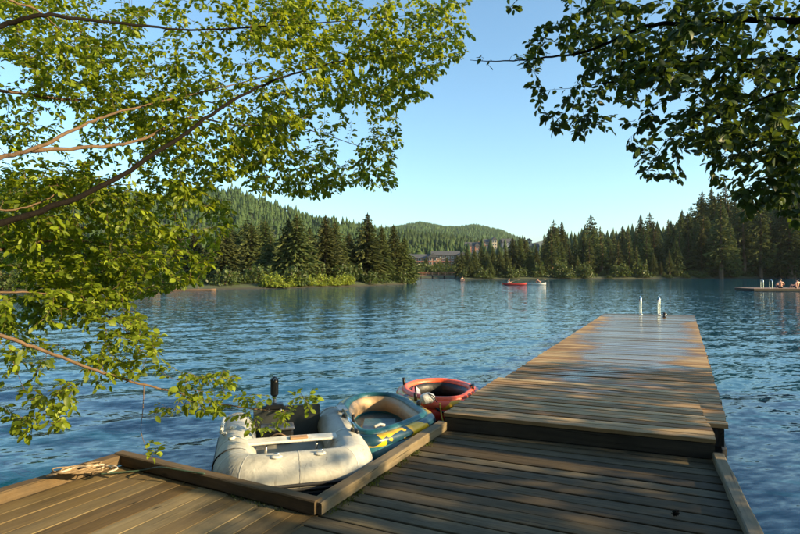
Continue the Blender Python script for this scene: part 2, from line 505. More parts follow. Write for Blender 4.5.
cols = np.unique(np.concatenate([np.arange(-1500, -60, 60), np.arange(-60, 1000, 3.5), np.arange(1000, 2500, 60)]))
rows = np.unique(np.concatenate([np.geomspace(38, 170, 110), np.geomspace(170, 3300, 90)]))
AA, YY = np.meshgrid(cols, rows)
XX = (AA - 400) / F * YY
ZZ = terrain_z(XX, YY)
V = np.stack([XX, YY, ZZ], -1).reshape(-1, 3)
nr, nc = AA.shape
idx = np.arange(nr * nc).reshape(nr, nc)
Q = np.stack([idx[:-1, :-1], idx[:-1, 1:], idx[1:, 1:], idx[1:, :-1]], -1).reshape(-1, 4)
link("terrain", mesh_fast("terrain", V, Q, True), M['ground'], kind="structure", label="wooded land and hills around the lake")

# near bank behind and beside the camera, where the overhanging trees stand
gx = np.linspace(-34, 34, 120); gy = np.linspace(-26, 12, 70)
AX, AY = np.meshgrid(gx, gy)
s_ = np.maximum.reduce([-AX - (0.80 * np.maximum(AY, -1) + 2.0), AX - (0.84 * np.maximum(AY, -1) + 2.6), -(AY + 1.6)])
s_ = np.minimum(s_, (10.5 - AY)) + 0.3 * lumps(AX, AY, 3.0)
AZ = np.where(s_ < 0, np.maximum(-0.9, s_ * 0.5), 0.55 * (1 - np.exp(-np.maximum(s_, 0) * 0.6)) + 0.02 * np.maximum(s_, 0)) + 0.04 * lumps(AX, AY, 1.3)
V = np.stack([AX, AY, AZ], -1).reshape(-1, 3); nr, nc = AX.shape
idx = np.arange(nr * nc).reshape(nr, nc)
Q = np.stack([idx[:-1, :-1], idx[:-1, 1:], idx[1:, 1:], idx[1:, :-1]], -1).reshape(-1, 4)
link("shore_bank", mesh_fast("shore_bank", V, Q, True), M['ground'], kind="structure", label="grassy bank the docks start from")
def bank_z(x, y):
    i = int(np.argmin(np.abs(gy - y))); j = int(np.argmin(np.abs(gx - x)))
    return float(AZ[i, j])

# ------------------------------------------------------------------ water
ang = np.concatenate([np.linspace(-60, 60, 620), np.linspace(60, 300, 62)[1:-1]]) * math.pi / 180
rad = np.geomspace(0.6, 420, 520)
rs = np.random.RandomState(11)
A_, R_ = np.meshgrid(ang, rad)
WX, WY = R_ * np.sin(A_), R_ * np.cos(A_)
WZ = np.zeros_like(WX)
for i in range(34):
    lam = rs.uniform(0.32, 1.7)
    th = R(100) + rs.normal(0, 0.42)
    k = 6.283 / lam
    amp = 0.0022 * lam ** 0.8 * rs.uniform(.5, 1.2)
    keep = np.clip((lam / 4.5 - 0.0128 * R_) / (0.05), 0, 1)
    WZ += amp * keep * np.sin(k * (WX * math.cos(th) + WY * math.sin(th)) + rs.uniform(0, 6.28))
nr, nc = WX.shape
V = np.concatenate([np.stack([WX, WY, WZ], -1).reshape(-1, 3), [[0, 0, 0]]])
idx = np.arange(nr * nc).reshape(nr, nc)
nx_ = np.roll(idx, -1, axis=1)
Q = np.stack([idx[:-1], idx[1:], nx_[1:], nx_[:-1]], -1).reshape(-1, 4)
link("lake_water", mesh_fast("lake_water", V[:-1], Q, True), M['water'], kind="structure", label="rippled blue lake water")

# ------------------------------------------------------------------ docks
rng = random.Random(3)
def plank_mesh(a, b, c, d, th, ch, rg, off):
    """a,b left end near/far; c,d right end near/far"""
    a, b, c, d = Vector(a), Vector(b), Vector(c), Vector(d)
    N = 6; verts = []; uv = []
    L = ((c - a).length + (d - b).length) / 2; w = ((b - a).length + (d - c).length) / 2
    prof = [(0, -th), (0, -ch), (ch / w, 0), (.5, 0.0015), (1 - ch / w, 0), (1, -ch), (1, -th)]
    tilt = rg.uniform(-.004, .004); bow = rg.uniform(-.004, .004); tw = rg.uniform(-.004, .004)
    e0, e1 = rg.uniform(-.008, .012) / L, rg.uniform(-.008, .012) / L
    ou, ov = rg.uniform(0, 50), rg.uniform(0, 50)
    for i in range(N + 1):
        t = -e0 + (1 + e0 + e1) * i / N
        p0 = a.lerp(c, t); p1 = b.lerp(d, t)
        for q, z in prof:
            p = p0.lerp(p1, q)
            p.z += z + tilt * (q - .5) + bow * math.sin(math.pi * t) + tw * (t - .5) * (q - .5)
            verts.append(p - off); uv.append((t * L + ou, q * w + ov + z * .7))
    m = len(prof); faces = []
    for i in range(N):
        for k in range(m - 1):
            faces.append((i * m + k, (i + 1) * m + k, (i + 1) * m + k + 1, i * m + k + 1))
        faces.append((i * m + m - 1, (i + 1) * m + m - 1, (i + 1) * m, i * m))
    faces.append(tuple(range(m))); faces.append(tuple(range(N * m + m - 1, N * m - 1, -1)))
    me = bpy.data.meshes.new("plank")
    me.from_pydata(verts, [], faces)
    ul = me.uv_layers.new(name="UVMap")
    li = np.zeros(len(me.loops), dtype=np.int32); me.loops.foreach_get("vertex_index", li)
    ul.data.foreach_set("uv", np.array(uv, dtype=np.float32)[li].ravel())
    me.update()
    return me

def deck(root, FL, FR, NL, NR, width, gap, th, mat, jit=0.0):
    FL, FR, NL, NR = map(Vector, (FL, FR, NL, NR))
    run = ((FL - NL).length + (FR - NR).length) / 2
    n = max(1, int(round(run / width)))
    off = root.location
    for i in range(n):
        g = gap * rng.uniform(.6, 1.5) / run / 2
        t0, t1 = i / n + g, (i + 1) / n - g
        me = plank_mesh(NL.lerp(FL, t0), NL.lerp(FL, t1), NR.lerp(FR, t0), NR.lerp(FR, t1), th, .0035, rng, off)
        link("plank", me, mat, root)

def beam_uv(name, a, b, w, h, mat, root, n=10, wob=0.004, ch=0.008):
    """timber with grain uv; a,b are centre line ends on its underside"""
    a, b = Vector(a), Vector(b); d = b - a; L = d.length; x = d.normalized()
    y = Vector((0, 0, 1)).cross(x).normalized()
    prof = [(-w / 2, 0), (-w / 2, h - ch), (-w / 2 + ch, h), (0, h + .001), (w / 2 - ch, h), (w / 2, h - ch), (w / 2, 0)]
    cum = [0, h, h + ch, h + w / 2, h + w, h + w + ch, 2 * h + w]
    verts, uv = [], []; off = root.location; ou = rng.uniform(0, 40)
    for i in range(n + 1):
        t = i / n; wy = rng.uniform(-wob, wob); wz = rng.uniform(-wob, wob) * .6
        for k, (q, z) in enumerate(prof):
            verts.append(a + d * t + y * (q + wy) + Vector((0, 0, z + (wz if z > 0 else 0))) - off)
            uv.append((t * L + ou, cum[k] + ou))
    m = len(prof); faces = []
    for i in range(n):
        for k in range(m - 1): faces.append((i * m + k + 1, (i + 1) * m + k + 1, (i + 1) * m + k, i * m + k))
        faces.append((i * m, (i + 1) * m, (i + 1) * m + m - 1, i * m + m - 1))
    faces.append(tuple(range(m - 1, -1, -1))); faces.append(tuple(range(n * m, n * m + m)))
    me = bpy.data.meshes.new(name); me.from_pydata(verts, [], faces)
    ul = me.uv_layers.new(name="UVMap")
    li = np.zeros(len(me.loops), dtype=np.int32); me.loops.foreach_get("vertex_index", li)
    ul.data.foreach_set("uv", np.array(uv, dtype=np.float32)[li].ravel()); me.update()
    return link(name, me, mat, root)

ZL, ZP, ZN = 0.15, 0.30, 0.325      # lower deck, far pier, near pier section
def on_line(p, q, t): return p + (q - p) * t
def line_at_y(p, q, y): return p + (q - p) * ((y - p.y) / (q.y - p.y))

# lower landing dock
LFL, LFR = at(440, 431, ZL), at(716, 462, ZL)
kl0, kl1 = at(321, 517, ZL), at(448, 430, ZL)           # foot of the left kerb
kr0, kr1 = at(742, 534, ZL), at(712, 461, ZL)
NLp, NRp = line_at_y(kl0, kl1, 0.9), line_at_y(kr0, kr1, -0.4)
land = empty("landing_dock", (0.8, 3.0, 0), label="low weathered landing dock of grey-brown cross planks with side kerbs", cat="dock")
# extend far edge a little under the step
fl2 = LFL + (LFL - NLp).normalized() * 0.25; fr2 = LFR + (LFR - NRp).normalized() * 0.25
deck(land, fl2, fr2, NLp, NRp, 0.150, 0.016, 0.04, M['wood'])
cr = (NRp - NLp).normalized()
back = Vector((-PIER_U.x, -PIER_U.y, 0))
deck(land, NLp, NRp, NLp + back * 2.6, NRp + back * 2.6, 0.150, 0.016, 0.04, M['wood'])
# kerbs
kin = Vector((0, 0, -0.01))
kd = (kl1 - kl0).normalized(); kn = Vector((-kd.y, kd.x, 0))
beam_uv("kerb", kl0 + kn * .045 + Vector((0, 0, .012)), kl1 + kn * .045 - kd * .03 + Vector((0, 0, .012)), 0.10, 0.075, M['kerb'], land, 14)
kd2 = (kr1 - kr0).normalized(); kn2 = Vector((kd2.y, -kd2.x, 0))
beam_uv("kerb", line_at_y(kr0, kr1, 1.0) + kn2 * .045 + Vector((0, 0, .012)), kr1 + kn2 * .045 + Vector((0, 0, .012)), 0.085, 0.06, M['kerb'], land, 14)
# side fascia and floats
for p, q, n_ in ((kl0, kl1, kn), (line_at_y(kr0, kr1, -.2), kr1, kn2)):
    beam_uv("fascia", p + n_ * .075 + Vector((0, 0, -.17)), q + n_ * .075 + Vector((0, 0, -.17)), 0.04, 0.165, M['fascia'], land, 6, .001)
mb = MB()
mid0 = (NLp + NRp) / 2; mid1 = (fl2 + fr2) / 2
for t in (0.15, 0.5, 0.85):
    c = on_line(mid0, mid1, t); mb.box((c.x - .8, c.y - 3.0, -0.08), (1.2, 0.7, 0.36), rz=R(-26.9), bev=.05)
mb.build("float", M['float'], land)

# left dock
c_far = at(121, 466, ZL); c_cor = at(313, 516, ZL); c_l = at(0, 506, ZL)
ldir = (c_l - c_far).normalized(); fdir = (c_cor - c_far).normalized()
side = empty("side_dock", (-2.2, 2.8, 0), label="brown plank dock with coiled rope on its edge kerb", cat="dock")
nL = c_far + ldir * 3.6; nR = line_at_y(kl0, kl1, (c_cor + ldir * 3.6).y)
npl = 13
jo = kn * .03
cor2 = line_at_y(kl0, kl1, c_cor.y) + jo; nR2 = line_at_y(kl0, kl1, nL.y + (cor2.y - c_far.y) * .6) + jo
fo = ldir * -0.02
for i in range(npl):
    g = .0028 * rng.uniform(.6, 1.6)
    t0, t1 = i / npl, (i + 1) / npl
    A0, A1 = on_line(c_far, cor2, t0), on_line(c_far, cor2, t1)
    B0, B1 = on_line(nL, nR2, t0), on_line(nL, nR2, t1)
    e = (A1 - A0).normalized() * g
    me = plank_mesh(B1 - e, B0 + e, A1 - e, A0 + e, 0.04, .0012, rng, side.location)
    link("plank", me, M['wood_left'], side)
fn = Vector((-fdir.y, fdir.x, 0))
if fn.y < 0: fn = -fn
beam_uv("kerb", c_far + fn * .03 + Vector((0, 0, .012)) - fdir * .07, c_cor + fn * .03 + Vector((0, 0, .012)) + fdir * .02, 0.085, 0.085, M['kerb'], side, 14)
ln = Vector((ldir.y, -ldir.x, 0))
if ln.x > 0: ln = -ln
beam_uv("kerb", c_far + ln * .04 + Vector((0, 0, .0125)) + ldir * .015, nL + ln * .04 + Vector((0, 0, .0125)), 0.10, 0.075, M['kerb'], side, 14)
beam_uv("fascia", c_far + fn * .075 + Vector((0, 0, -.15)), c_cor + fn * .075 + Vector((0, 0, -.15)) , 0.035, 0.155, M['fascia'], side, 6, .001)
beam_uv("fascia", c_far + ln * .085 + Vector((0, 0, -.15)), nL + ln * .085 + Vector((0, 0, -.15)), 0.035, 0.155, M['fascia'], side, 6, .001)
mb = MB()
for t in (.25, .75):
    c = on_line(on_line(c_far, nL, t), on_line(c_cor, nR2, t), .5) - side.location
    mb.box((c.x, c.y, -.08), (1.3, .7, .36), rz=R(-26.9), bev=.05)
mb.build("float", M['float'], side)

# long pier: far float section
PFL, PFR = at(605, 313.3, ZP), at(694.5, 315.2, ZP)
PNR = at(728, 425, ZP)
PNLx = at(443.5, 413, ZN); PNLx.z = ZP
pl_dir = (PNLx - PFL)
PNL = PFL + pl_dir * ((PNR - PFR).length / pl_dir.length) + Vector((.012, 0, 0))
pier = empty("swimming_pier", (PIER_MID.x, PIER_MID.y, 0), label="long wooden pier with wet middle planks and a steel ladder at its end", cat="pier")
deck(pier, PFL, PFR, PNL, PNR, 0.142, 0.024, 0.04, M['wood_pier'])
for p, q in ((PNL, PFL), (PNR, PFR)):
    d_ = (q - p).normalized(); inn = ((PNR + PFL) / 2 - (p + q) / 2); inn.z = 0; inn.normalize()
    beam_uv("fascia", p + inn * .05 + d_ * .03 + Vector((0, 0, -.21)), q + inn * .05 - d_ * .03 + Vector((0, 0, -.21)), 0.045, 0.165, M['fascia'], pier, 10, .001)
for p, q in ((PNL, PNR), (PFL, PFR)):
    inn = ((PNR + PFL) / 2 - (p + q) / 2); inn.z = 0; inn.normalize(); d_ = (q - p).normalized()
    beam_uv("fascia", p + inn * .05 + d_ * .08 + Vector((0, 0, -.21)), q + inn * .05 - d_ * .08 + Vector((0, 0, -.21)), 0.045, 0.165, M['float'], pier, 6, .001)
mb = MB()
for k in range(7):
    t = (k + .5) / 7
    c = on_line((PNL + PNR) / 2, (PFL + PFR) / 2, t) - pier.location
    mb.box((c.x, c.y, -.08), (2.45, 1.5, .34), rz=R(-26.9), bev=.04)
mb.build("float", M['float'], pier)

# near raised section lying on the pier's end
SNL, SNR = at(443.5, 413, ZN), at(716, 440, ZN)
SFL, SFR = at(499, 377, ZN), at(694, 392.5, ZN)
step = empty("raised_pier_section", ((SNL + SNR) / 2).to_tuple()[:2] + (0,), label="raised pier section with a deep shadowed step down to the landing dock", cat="pier section")
deck(step, SFL, SFR, SNL, SNR, 0.142, 0.020, 0.035, M['wood_pier'])
d_ = (SNR - SNL).normalized(); inn = Vector((-d_.y, d_.x, 0))
if inn.y < 0: inn = -inn
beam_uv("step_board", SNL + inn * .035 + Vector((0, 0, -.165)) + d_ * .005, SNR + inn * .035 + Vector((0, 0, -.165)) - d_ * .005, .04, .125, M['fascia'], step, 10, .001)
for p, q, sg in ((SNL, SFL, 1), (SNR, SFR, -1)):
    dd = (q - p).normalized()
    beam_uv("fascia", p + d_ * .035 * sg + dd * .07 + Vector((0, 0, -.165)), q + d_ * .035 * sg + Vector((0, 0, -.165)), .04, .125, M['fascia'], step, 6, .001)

# ladder at the far end of the pier
def ladder(name, root_loc, rz, label, h=0.58, sep=0.62, r=0.025, **kw):
    t = empty(name, root_loc, rz, label=label, cat="ladder", **kw)
    for sx in (-sep / 2, sep / 2):
        pts = [(sx, -.22, .0), (sx, -.22, h * .7), (sx, -.19, h * .93), (sx, -.10, h), (sx, 0, h * .99), (sx, .11, h * .9), (sx, .16, h * .7), (sx, .17, 0), (sx, .17, -1.1)]
        MB().tube(catmull(pts, 5), r, 10).build("handrail", M['metal'], t)
        MB().lathe([(r * 2.2, 0), (r * 2.2, .012), (r * 1.3, .02)], (sx, -.22, 0.003), 12).build("base_flange", M['metal'], t)
    for z in (-.35, -.62, -.89):
        MB().tube([(-sep / 2, .17, z), (sep / 2, .17, z)], .018, 8).build("rung", M['metal'], t)
    return t
pl, pr = at(640, 314, ZP), at(658, 314.3, ZP)
sepL = (pr - pl).length
pend = (PFR - PFL).normalized()
lad_c = on_line(PFL, PFR, ((pl + pr) / 2 - PFL).dot(pend) / (PFR - PFL).length) - Vector((pend.y * -1, pend.x, 0)) * 0.06
ladder("pier_ladder", (lad_c.x, lad_c.y, ZP + .003), math.atan2(pend.y, pend.x), "shiny steel swim ladder rails at the end of the pier", sep=sepL)
bp = at(664.5, 317.2, ZP)
bo = empty("mooring_post", (bp.x, bp.y, ZP), label="short dark mooring stub beside the pier ladder", cat="mooring post")
MB().lathe([(.06, 0.002), (.06, .02), (.04, .03), (.035, .11), (.045, .125), (.045, .14), (.02, .145)], n=12).build("stub", M['black'], bo)
MB().tube([(-.07, 0, .09), (.07, 0, .09)], .012, 8).build("cross_pin", M['greymet'], bo)

# moss and grass tufts along the kerb of the landing dock
def blades(pts, n, h, seed, spread=.03, wid=.006):
    rg = np.random.RandomState(seed); Vv, Ff, tone = [], [], []
    for i in range(n):
        p = pts[rg.randint(len(pts))]
        x, y = p[0] + rg.normal(0, spread), p[1] + rg.normal(0, spread)
        hh = h * rg.uniform(.3, 1.1); a = rg.uniform(0, 6.28); l = rg.uniform(0, hh * .8); w = wid * rg.uniform(.6, 1.3)
        dx, dy = math.cos(a), math.sin(a); b = len(Vv)
        Vv += [(x - dy * w, y + dx * w, p[2]), (x + dy * w, y - dx * w, p[2]), (x + dx * l * .4, y + dy * l * .4, p[2] + hh * .7), (x + dx * l, y + dy * l, p[2] + hh)]
        Ff += [(b, b + 1, b + 2), (b, b + 2, b + 3)]; tone += [rg.uniform(0, .9)] * 2
    me = mesh_fast("moss", Vv, Ff)
    at_ = me.attributes.new("tone", 'FLOAT', 'FACE'); at_.data.foreach_set("value", tone)
    return me
rg_ = np.random.RandomState(2)
mp = []
for k in range(26):
    t = rg_.uniform(0.02, .62) if k < 20 else rg_.uniform(.6, .95)
    p = on_line(kl0, kl1, t) - kn * .018
    mp.append((p.x - land.location.x, p.y - land.location.y, ZL - .012))
link("moss", blades(mp, 900, .035, 4, .022), M['moss'], land, kind="stuff")
mp = []
for k in range(12):
    p = on_line(c_far, c_cor, rg_.uniform(.62, .95)) - fn * .02 - Vector((side.location.x, side.location.y, 0))
    mp.append((p.x, p.y, ZL - .012))
link("moss", blades(mp, 350, .03, 5, .02), M['moss'], side, kind="stuff")

# ------------------------------------------------------------------ boats
def sheet(outline, z, name, mat, parent, zfun=None):
    c = sum((Vector(p) for p in outline), Vector()) / len(outline)
    V = [(c.x, c.y, z)] + [(p[0], p[1], z) for p in outline]
    n = len(outline)
    me = bpy.data.meshes.new(name); me.from_pydata(V, [], [(0, i + 1, (i + 1) % n + 1) for i in range(n)])
    me.update()
    return link(name, me, mat, parent)

# pale grey dinghy, square bow wedged into the corner of the docks
DL = 1.62; HW = 0.46; TR = 0.165; CZ = 0.165
din = empty("inflatable_dinghy", (-0.77, 4.15, 0), R(15), label="pale grey inflatable dinghy with bench seat wedged into the dock corner", cat="dinghy")
def bow_z(y): return CZ + 0.02 * max(0, 1 - y / .5) ** 2
half = [(-HW, DL), (-HW, 1.3), (-HW, .85), (-HW, .5), (-HW * .99, .25), (-HW * .93, .10), (-HW * .80, .02), (-HW * .6, -.015), (-HW * .3, -.02)]
pth = half + [(0, -.02)] + [(-x, y) for x, y in reversed(half)]
pts = catmull([(x, y, bow_z(y)) for x, y in pth], 5)
rad_ = []
for p in pts:
    r = TR
    if p.y > DL - .22: r = TR * (1 - .42 * ((p.y - (DL - .22)) / .22) ** 1.3)
    rad_.append(r)
tube_o = MB().tube(pts, rad_, 24).build("hull_tube", M['pvc'], din)
for sx in (-1, 1):
    MB().tube([(sx * HW, DL - .01, CZ), (sx * HW, DL + .03, CZ), (sx * HW, DL + .055, CZ)], [TR * .62, TR * .60, TR * .48], 20).build("end_cap", M['seat'], tube_o)
    MB().tube([(sx * HW, DL - .27, CZ), (sx * HW, DL - .245, CZ)], TR + .006, 24).build("seam_band", M['pvc'], tube_o)
for i in (14, 24, 31, 45, len(pts) - 46, len(pts) - 32, len(pts) - 25, len(pts) - 15):
    if 0 < i < len(pts) - 2:
        MB().tube([pts[i].lerp(pts[i + 1], .1), pts[i].lerp(pts[i + 1], .45)], TR + .0025, 24, cap=False).build("seam_tape", M['seat'], tube_o)
for sx in (-.16, .16):
    MB().lathe([(.045, 0), (.045, .004), (.03, .008)], (sx, -.06, CZ + TR + .012), 16).build("ring_patch", M['seat'], tube_o)
    MB().tube(catmull([(sx - .02, -.06, CZ + TR + .018), (sx - .018, -.075, CZ + TR + .04), (sx + .018, -.075, CZ + TR + .04), (sx + .02, -.06, CZ + TR + .018)], 4), .0045, 6).build("towing_ring", M['metal'], tube_o)
# rub strakes round the outside
for zo, r in ((-.02, .013), (-.055, .013), (-.09, .012)):
    off = math.sqrt(max(TR ** 2 - zo ** 2, 0))
    sp = []
    for i, p in enumerate(pts):
        if p.y > 1.25: continue
        t = (pts[min(i + 1, len(pts) - 1)] - pts[max(i - 1, 0)]); n_ = Vector((t.y, -t.x, 0)).normalized()
        n_ = -n_ if n_.dot(Vector((p.x, p.y - .8, 0))) < 0 else n_
        sp.append(p + n_ * (off + .003) + Vector((0, 0, zo)))
    MB().tube(sp, r, 6).build("rub_strake", M['rubber'], din)
sheet([(-.38, 1.3), (-.38, .1), (-.25, .02), (.25, .02), (.38, .1), (.38, 1.3)] and [Vector((x, y, 0)) for x, y in [(-.38, 1.3), (-.38, .1), (-.25, .02), (.25, .02), (.38, .1), (.38, 1.3)]], 0.10, "floor", M['pvc_in'], din)
MB().box((0, 1.30, .21), (.64, .035, .36), bev=.008).build("transom", M['transom'], din)
sb = MB().box((0, .52, .29), (.88, .15, .022), bev=.008).build("bench_seat", M['seat'], din)
MB().box((.05, .505, .307), (.15, .075, .014), bev=.005).build("seat_pad", M['tan'], sb)
for sx in (-.22, .2):
    MB().tube([(sx, .52, .28), (sx, .52, .105)], .011, 8).build("seat_leg", M['greymet'], sb)
# left pontoon: carry handle and valve
def arc_on(sx, a):  # angle from top outwards
    return Vector((sx * (HW + TR * math.sin(a)), 0, CZ + TR * math.cos(a)))
b0 = arc_on(-1, R(38))
MB().tube([b0 + Vector((-.025, 1.30, .035)), b0 + Vector((-.025, .74, .035))], .017, 10).build("grab_handle", M['seat'], din)
for yy in (1.26, .78):
    MB().box(b0 + Vector((0, yy, .008)), (.035, .045, .03), bev=.008).build("handle_mount", M['seat'], din)
for yy in (.86, .55):
    c = arc_on(-1, R(12)) + Vector((0, yy, 0)); MB().lathe([(.03, -.01), (.03, .012), (.018, .018)], c, 14).build("valve", M['seat'], din)
# right pontoon: oar lying in its clips
b1 = arc_on(1, R(20))
for yy in (.50, .98):
    MB().box(b1 + Vector((0, yy, .012)), (.05, .05, .05), bev=.01).build("oar_clip", M['black'], din)
# black trim cord on the left side
cp = [Vector((-HW + (TR + .004) * math.sin(a), .30 - .06 * math.cos(a), CZ + (TR + .004) * math.cos(a))) for a in [R(x) for x in range(-110, 35, 10)]]
MB().tube(cp, .006, 6).build("trim_cord", M['rubber'], din)
def dinw(p): return Matrix.Translation(din.location) @ Matrix.Rotation(R(15), 4, 'Z') @ Vector(p)
oa = empty("oar", dinw((b1.x, .74, b1.z + .045)), R(15), label="silver oar clipped along the pontoon of the pale dinghy", cat="oar")
MB().tube([(0, -.34, 0), (0, .34, 0)], .014, 10).build("shaft", M['metal'], oa)
MB().box((0, .42, 0), (.085, .2, .014), bev=.005).build("blade", M['greymet'], oa)
MB().tube([(0, -.34, 0), (0, -.42, 0)], .017, 8).build("grip", M['black'], oa)
# electric outboard clamped on the transom
mo = empty("outboard_motor", dinw((-.12, 1.325, .39)), R(15), label="black electric outboard motor clamped on the transom of the pale dinghy", cat="outboard motor")
MB().box((0, -.02, .0), (.17, .11, .05), bev=.01).build("clamp_bracket", M['black'], mo)
for sx in (-.055, .055): MB().tube([(sx, -.07, -.02), (sx, -.13, -.02)], .011, 8).build("clamp_screw", M['greymet'], mo)
MB().tube([(0, .03, -.55), (0, .03, .09)], .02, 10).build("shaft", M['greymet'], mo)
MB().box((0, .03, .18), (.075, .12, .20), bev=.028).build("motor_head", M['black'], mo)
MB().tube([(0, .0, .24), (0, -.1, .27), (0, -.2, .27)], .018, 8).build("tiller_handle", M['black'], mo)
MB().tube(catmull([(0, .12, -.56), (0, .03, -.55), (0, -.12, -.56), (0, -.16, -.56)], 4), [.01] + [.045] * 10 + [.03, .01], 12).build("lower_unit", M['black'], mo)
for k in range(3):
    a = k * 2.094
    MB().beam((0, .13, -.56), (math.cos(a) * .11, .14, -.56 + math.sin(a) * .11), .03, .006, .002).build("propeller_blade", M['black'], mo)
bx = empty("battery_box", dinw((-.10, 1.08, .103)), R(15), label="black battery box on the floor of the pale dinghy", cat="battery box")
MB().box((0, 0, .065), (.28, .17, .13), bev=.02).build("case", M['black'], bx)
MB().box((0, 0, .145), (.30, .19, .03), bev=.01).build("lid", M['greymet'], bx)
MB().tube(catmull([(-.1, -.095, .06), (0, -.10, .11), (.1, -.095, .06)], 4), .008, 6).build("strap", M['tan'], bx)

# teal inflatable boat
tl = empty("inflatable_boat", (-0.13, 5.55, 0), label="teal inflatable boat with yellow print and beige inside", cat="inflatable boat")
out = [(.36, -.10), (.22, -.34), (.02, -.58), (-.13, -.70), (-.26, -.60), (-.38, -.25), (-.46, .2), (-.43, .6), (-.26, .84), (.0, .84), (.18, .62), (.29, .3), (.37, .05)]
op = catmull([(x, y, 0) for x, y in out], 6, True)
def ring(pts, z, off):
    res = []; n = len(pts)
    for i in range(n):
        t = pts[(i + 1) % n] - pts[i - 1]; nn = Vector((t.y, -t.x, 0)).normalized()
        if nn.dot(pts[i]) < 0: nn = -nn
        zz = z + (.0 * max(0, -pts[i].y - .35) / .35 * max(0, pts[i].x + .25) / .6 if z > .2 else 0)
        res.append(pts[i] + nn * off + Vector((0, 0, zz)))
    return res
MB().tube(ring(op, .10, .02), .12, 16, True).build("lower_tube", M['teal'], tl)
MB().tube(ring(op, .215, .045), .065, 14, True).build("printed_tube", M['camo'], tl)
MB().tube(ring(op, .262, -.018), .045, 14, True).build("rim_tube", M['teal'], tl)
MB().tube(ring(op, .17, -.055), .058, 12, True, flat=1.75).build("inner_wall", M['beige'], tl)
sheet([p for p in ring(op, 0, -.10)], .085, "floor", M['dteal'], tl)
mbf = MB()
fl = ring(op, .0, -.16)
MB().box((-.08, .05, .12), (.38, .5, .06), bev=.03).build("floor_cushion", M['dteal'], tl)
for p, q in (((-.42, -.15, .29), (-.50, .0, .27)), ((.30, .36, .30), (.36, .22, .29))):
    MB().box(((p[0] + q[0]) / 2, (p[1] + q[1]) / 2, .315), (.05, .10, .05), bev=.015).build("oarlock", M['black'], tl)
MB().tube([(-.10, -.60, .31), (-.05, -.54, .315), (-.01, -.52, .30)], .014, 8).build("valve_tab", M['whitev'], tl)
MB().tube([(-.30, -.42, .29), (-.31, -.40, .37)], .016, 8).build("rope_cleat", M['black'], tl)

# red inflatable boat
rd = empty("inflatable_boat", (0.50, 6.72, 0), label="small red and orange inflatable boat with black inside", cat="inflatable boat")
out = [(.40, -.12), (.22, -.50), (-.08, -.58), (-.34, -.42), (-.48, -.05), (-.45, .28), (-.22, .55), (.08, .60), (.32, .40), (.43, .15)]
op2 = catmull([(x, y, 0) for x, y in out], 6, True)
def ring2(z, off):
    res = []; n = len(op2)
    for i in range(n):
        t = op2[(i + 1) % n] - op2[i - 1]; nn = Vector((t.y, -t.x, 0)).normalized()
        if nn.dot(op2[i]) < 0: nn = -nn
        res.append(op2[i] + nn * off + Vector((0, 0, z)))
    return res
MB().tube(ring2(.10, -.01), .10, 16, True).build("lower_tube", M['red'], rd)
MB().tube(ring2(.205, .0), .06, 14, True).build("printed_tube", M['camo_red'], rd)
MB().tube(ring2(.255, -.055), .045, 14, True).build("rim_tube", M['orange'], rd)
MB().tube(ring2(.165, -.09), .055, 12, True, flat=1.7).build("inner_wall", M['blackv'], rd)
sheet(ring2(0, -.12), .08, "floor", M['blackv'], rd)
MB().box((-.31, .04, .20), (.12, .5, .12), bev=.05).build("lit_wall_end", M['whitev'], rd)  # white block stands in for the sunlit end of the inner wall
MB().tube([(-.44, .16, .26), (-.455, .16, .38)], .018, 8).build("oarlock", M['black'], rd)
MB().tube([(.36, .05, .30), (.39, -.03, .33), (.38, -.10, .30)], .015, 8).build("grab_loop", M['black'], rd)
MB().tube([(-.32, -.50, .23), (-.33, -.52, .34)], .018, 8).build("oarlock", M['black'], rd)
MB().tube(catmull([(-.1, -.64, .2), (-.02, -.68, .16), (.08, -.66, .2)], 4), .012, 6).build("grab_loop", M['black'], rd)
fe = empty("boat_fender", (.30, 5.98, .31), R(20), label="white bundled fender resting between the teal and the red boats", cat="fender")
MB().tube(catmull([(-.07, 0, 0), (-.055, 0, .005), (0, .01, .02), (.055, 0, .01), (.075, 0, 0)], 3), [.01, .03, .05, .055, .058, .06, .06, .06, .055, .05, .04, .02, .01][:13], 12).build("body", M['whitev'], fe)
MB().tube(catmull([(.0, -.02, .07), (.04, -.06, .05), (.09, -.05, -.02)], 4), .006, 6).build("lashing", M['rubber'], fe)

# ropes
M['rope'] = plain("pale_rope", (0.24, 0.17, 0.10), 0.9, 0.35, 40, bump=.4)
M['rope_y'] = plain("yellow_rope", (0.62, 0.42, 0.04), 0.8, 0.3, 40, bump=.4)
M['rope_p'] = plain("bleached_rope", (0.50, 0.42, 0.33), 0.9, 0.4, 40, bump=.4)
M['rope_g'] = plain("dark_green_line", (0.03, 0.06, 0.04), 0.6, 0.3, 40)
rp = at(78, 473, ZL + .09)
rg = random.Random(8)
pts = []
for i in range(70):
    a = i * 1.15 + rg.uniform(-.4, .4); rr = .03 + .10 * rg.random()
    e = 1.5
    pts.append((math.cos(a) * rr * e + rg.uniform(-.02, .02), math.sin(a) * rr * .7 + rg.uniform(-.015, .015), .012 + .0004 * i + rg.uniform(0, .03)))
co = empty("rope_coil", (rp.x + .03, rp.y - .03, ZL + .085), R(33), label="pale rope heaped in a loose coil on the side dock's kerb", cat="rope")
MB().tube(catmull(pts, 4), .0055, 6).build("coil", M['rope'], co)
MB().tube(catmull([(.1, 0, .02), (.2, .03, .02), (.24, -.03, .01), (.17, -.05, .0)], 4), .007, 6).build("loose_end", M['rope_p'], co)
MB().tube(catmull([(-.2, .02, .03), (-.12, -.06, .06), (-.03, .03, .05), (.06, -.04, .065), (.15, .02, .04), (.2, -.02, .02)], 5), .008, 6).build("frayed_strand", M['rope_p'], co)
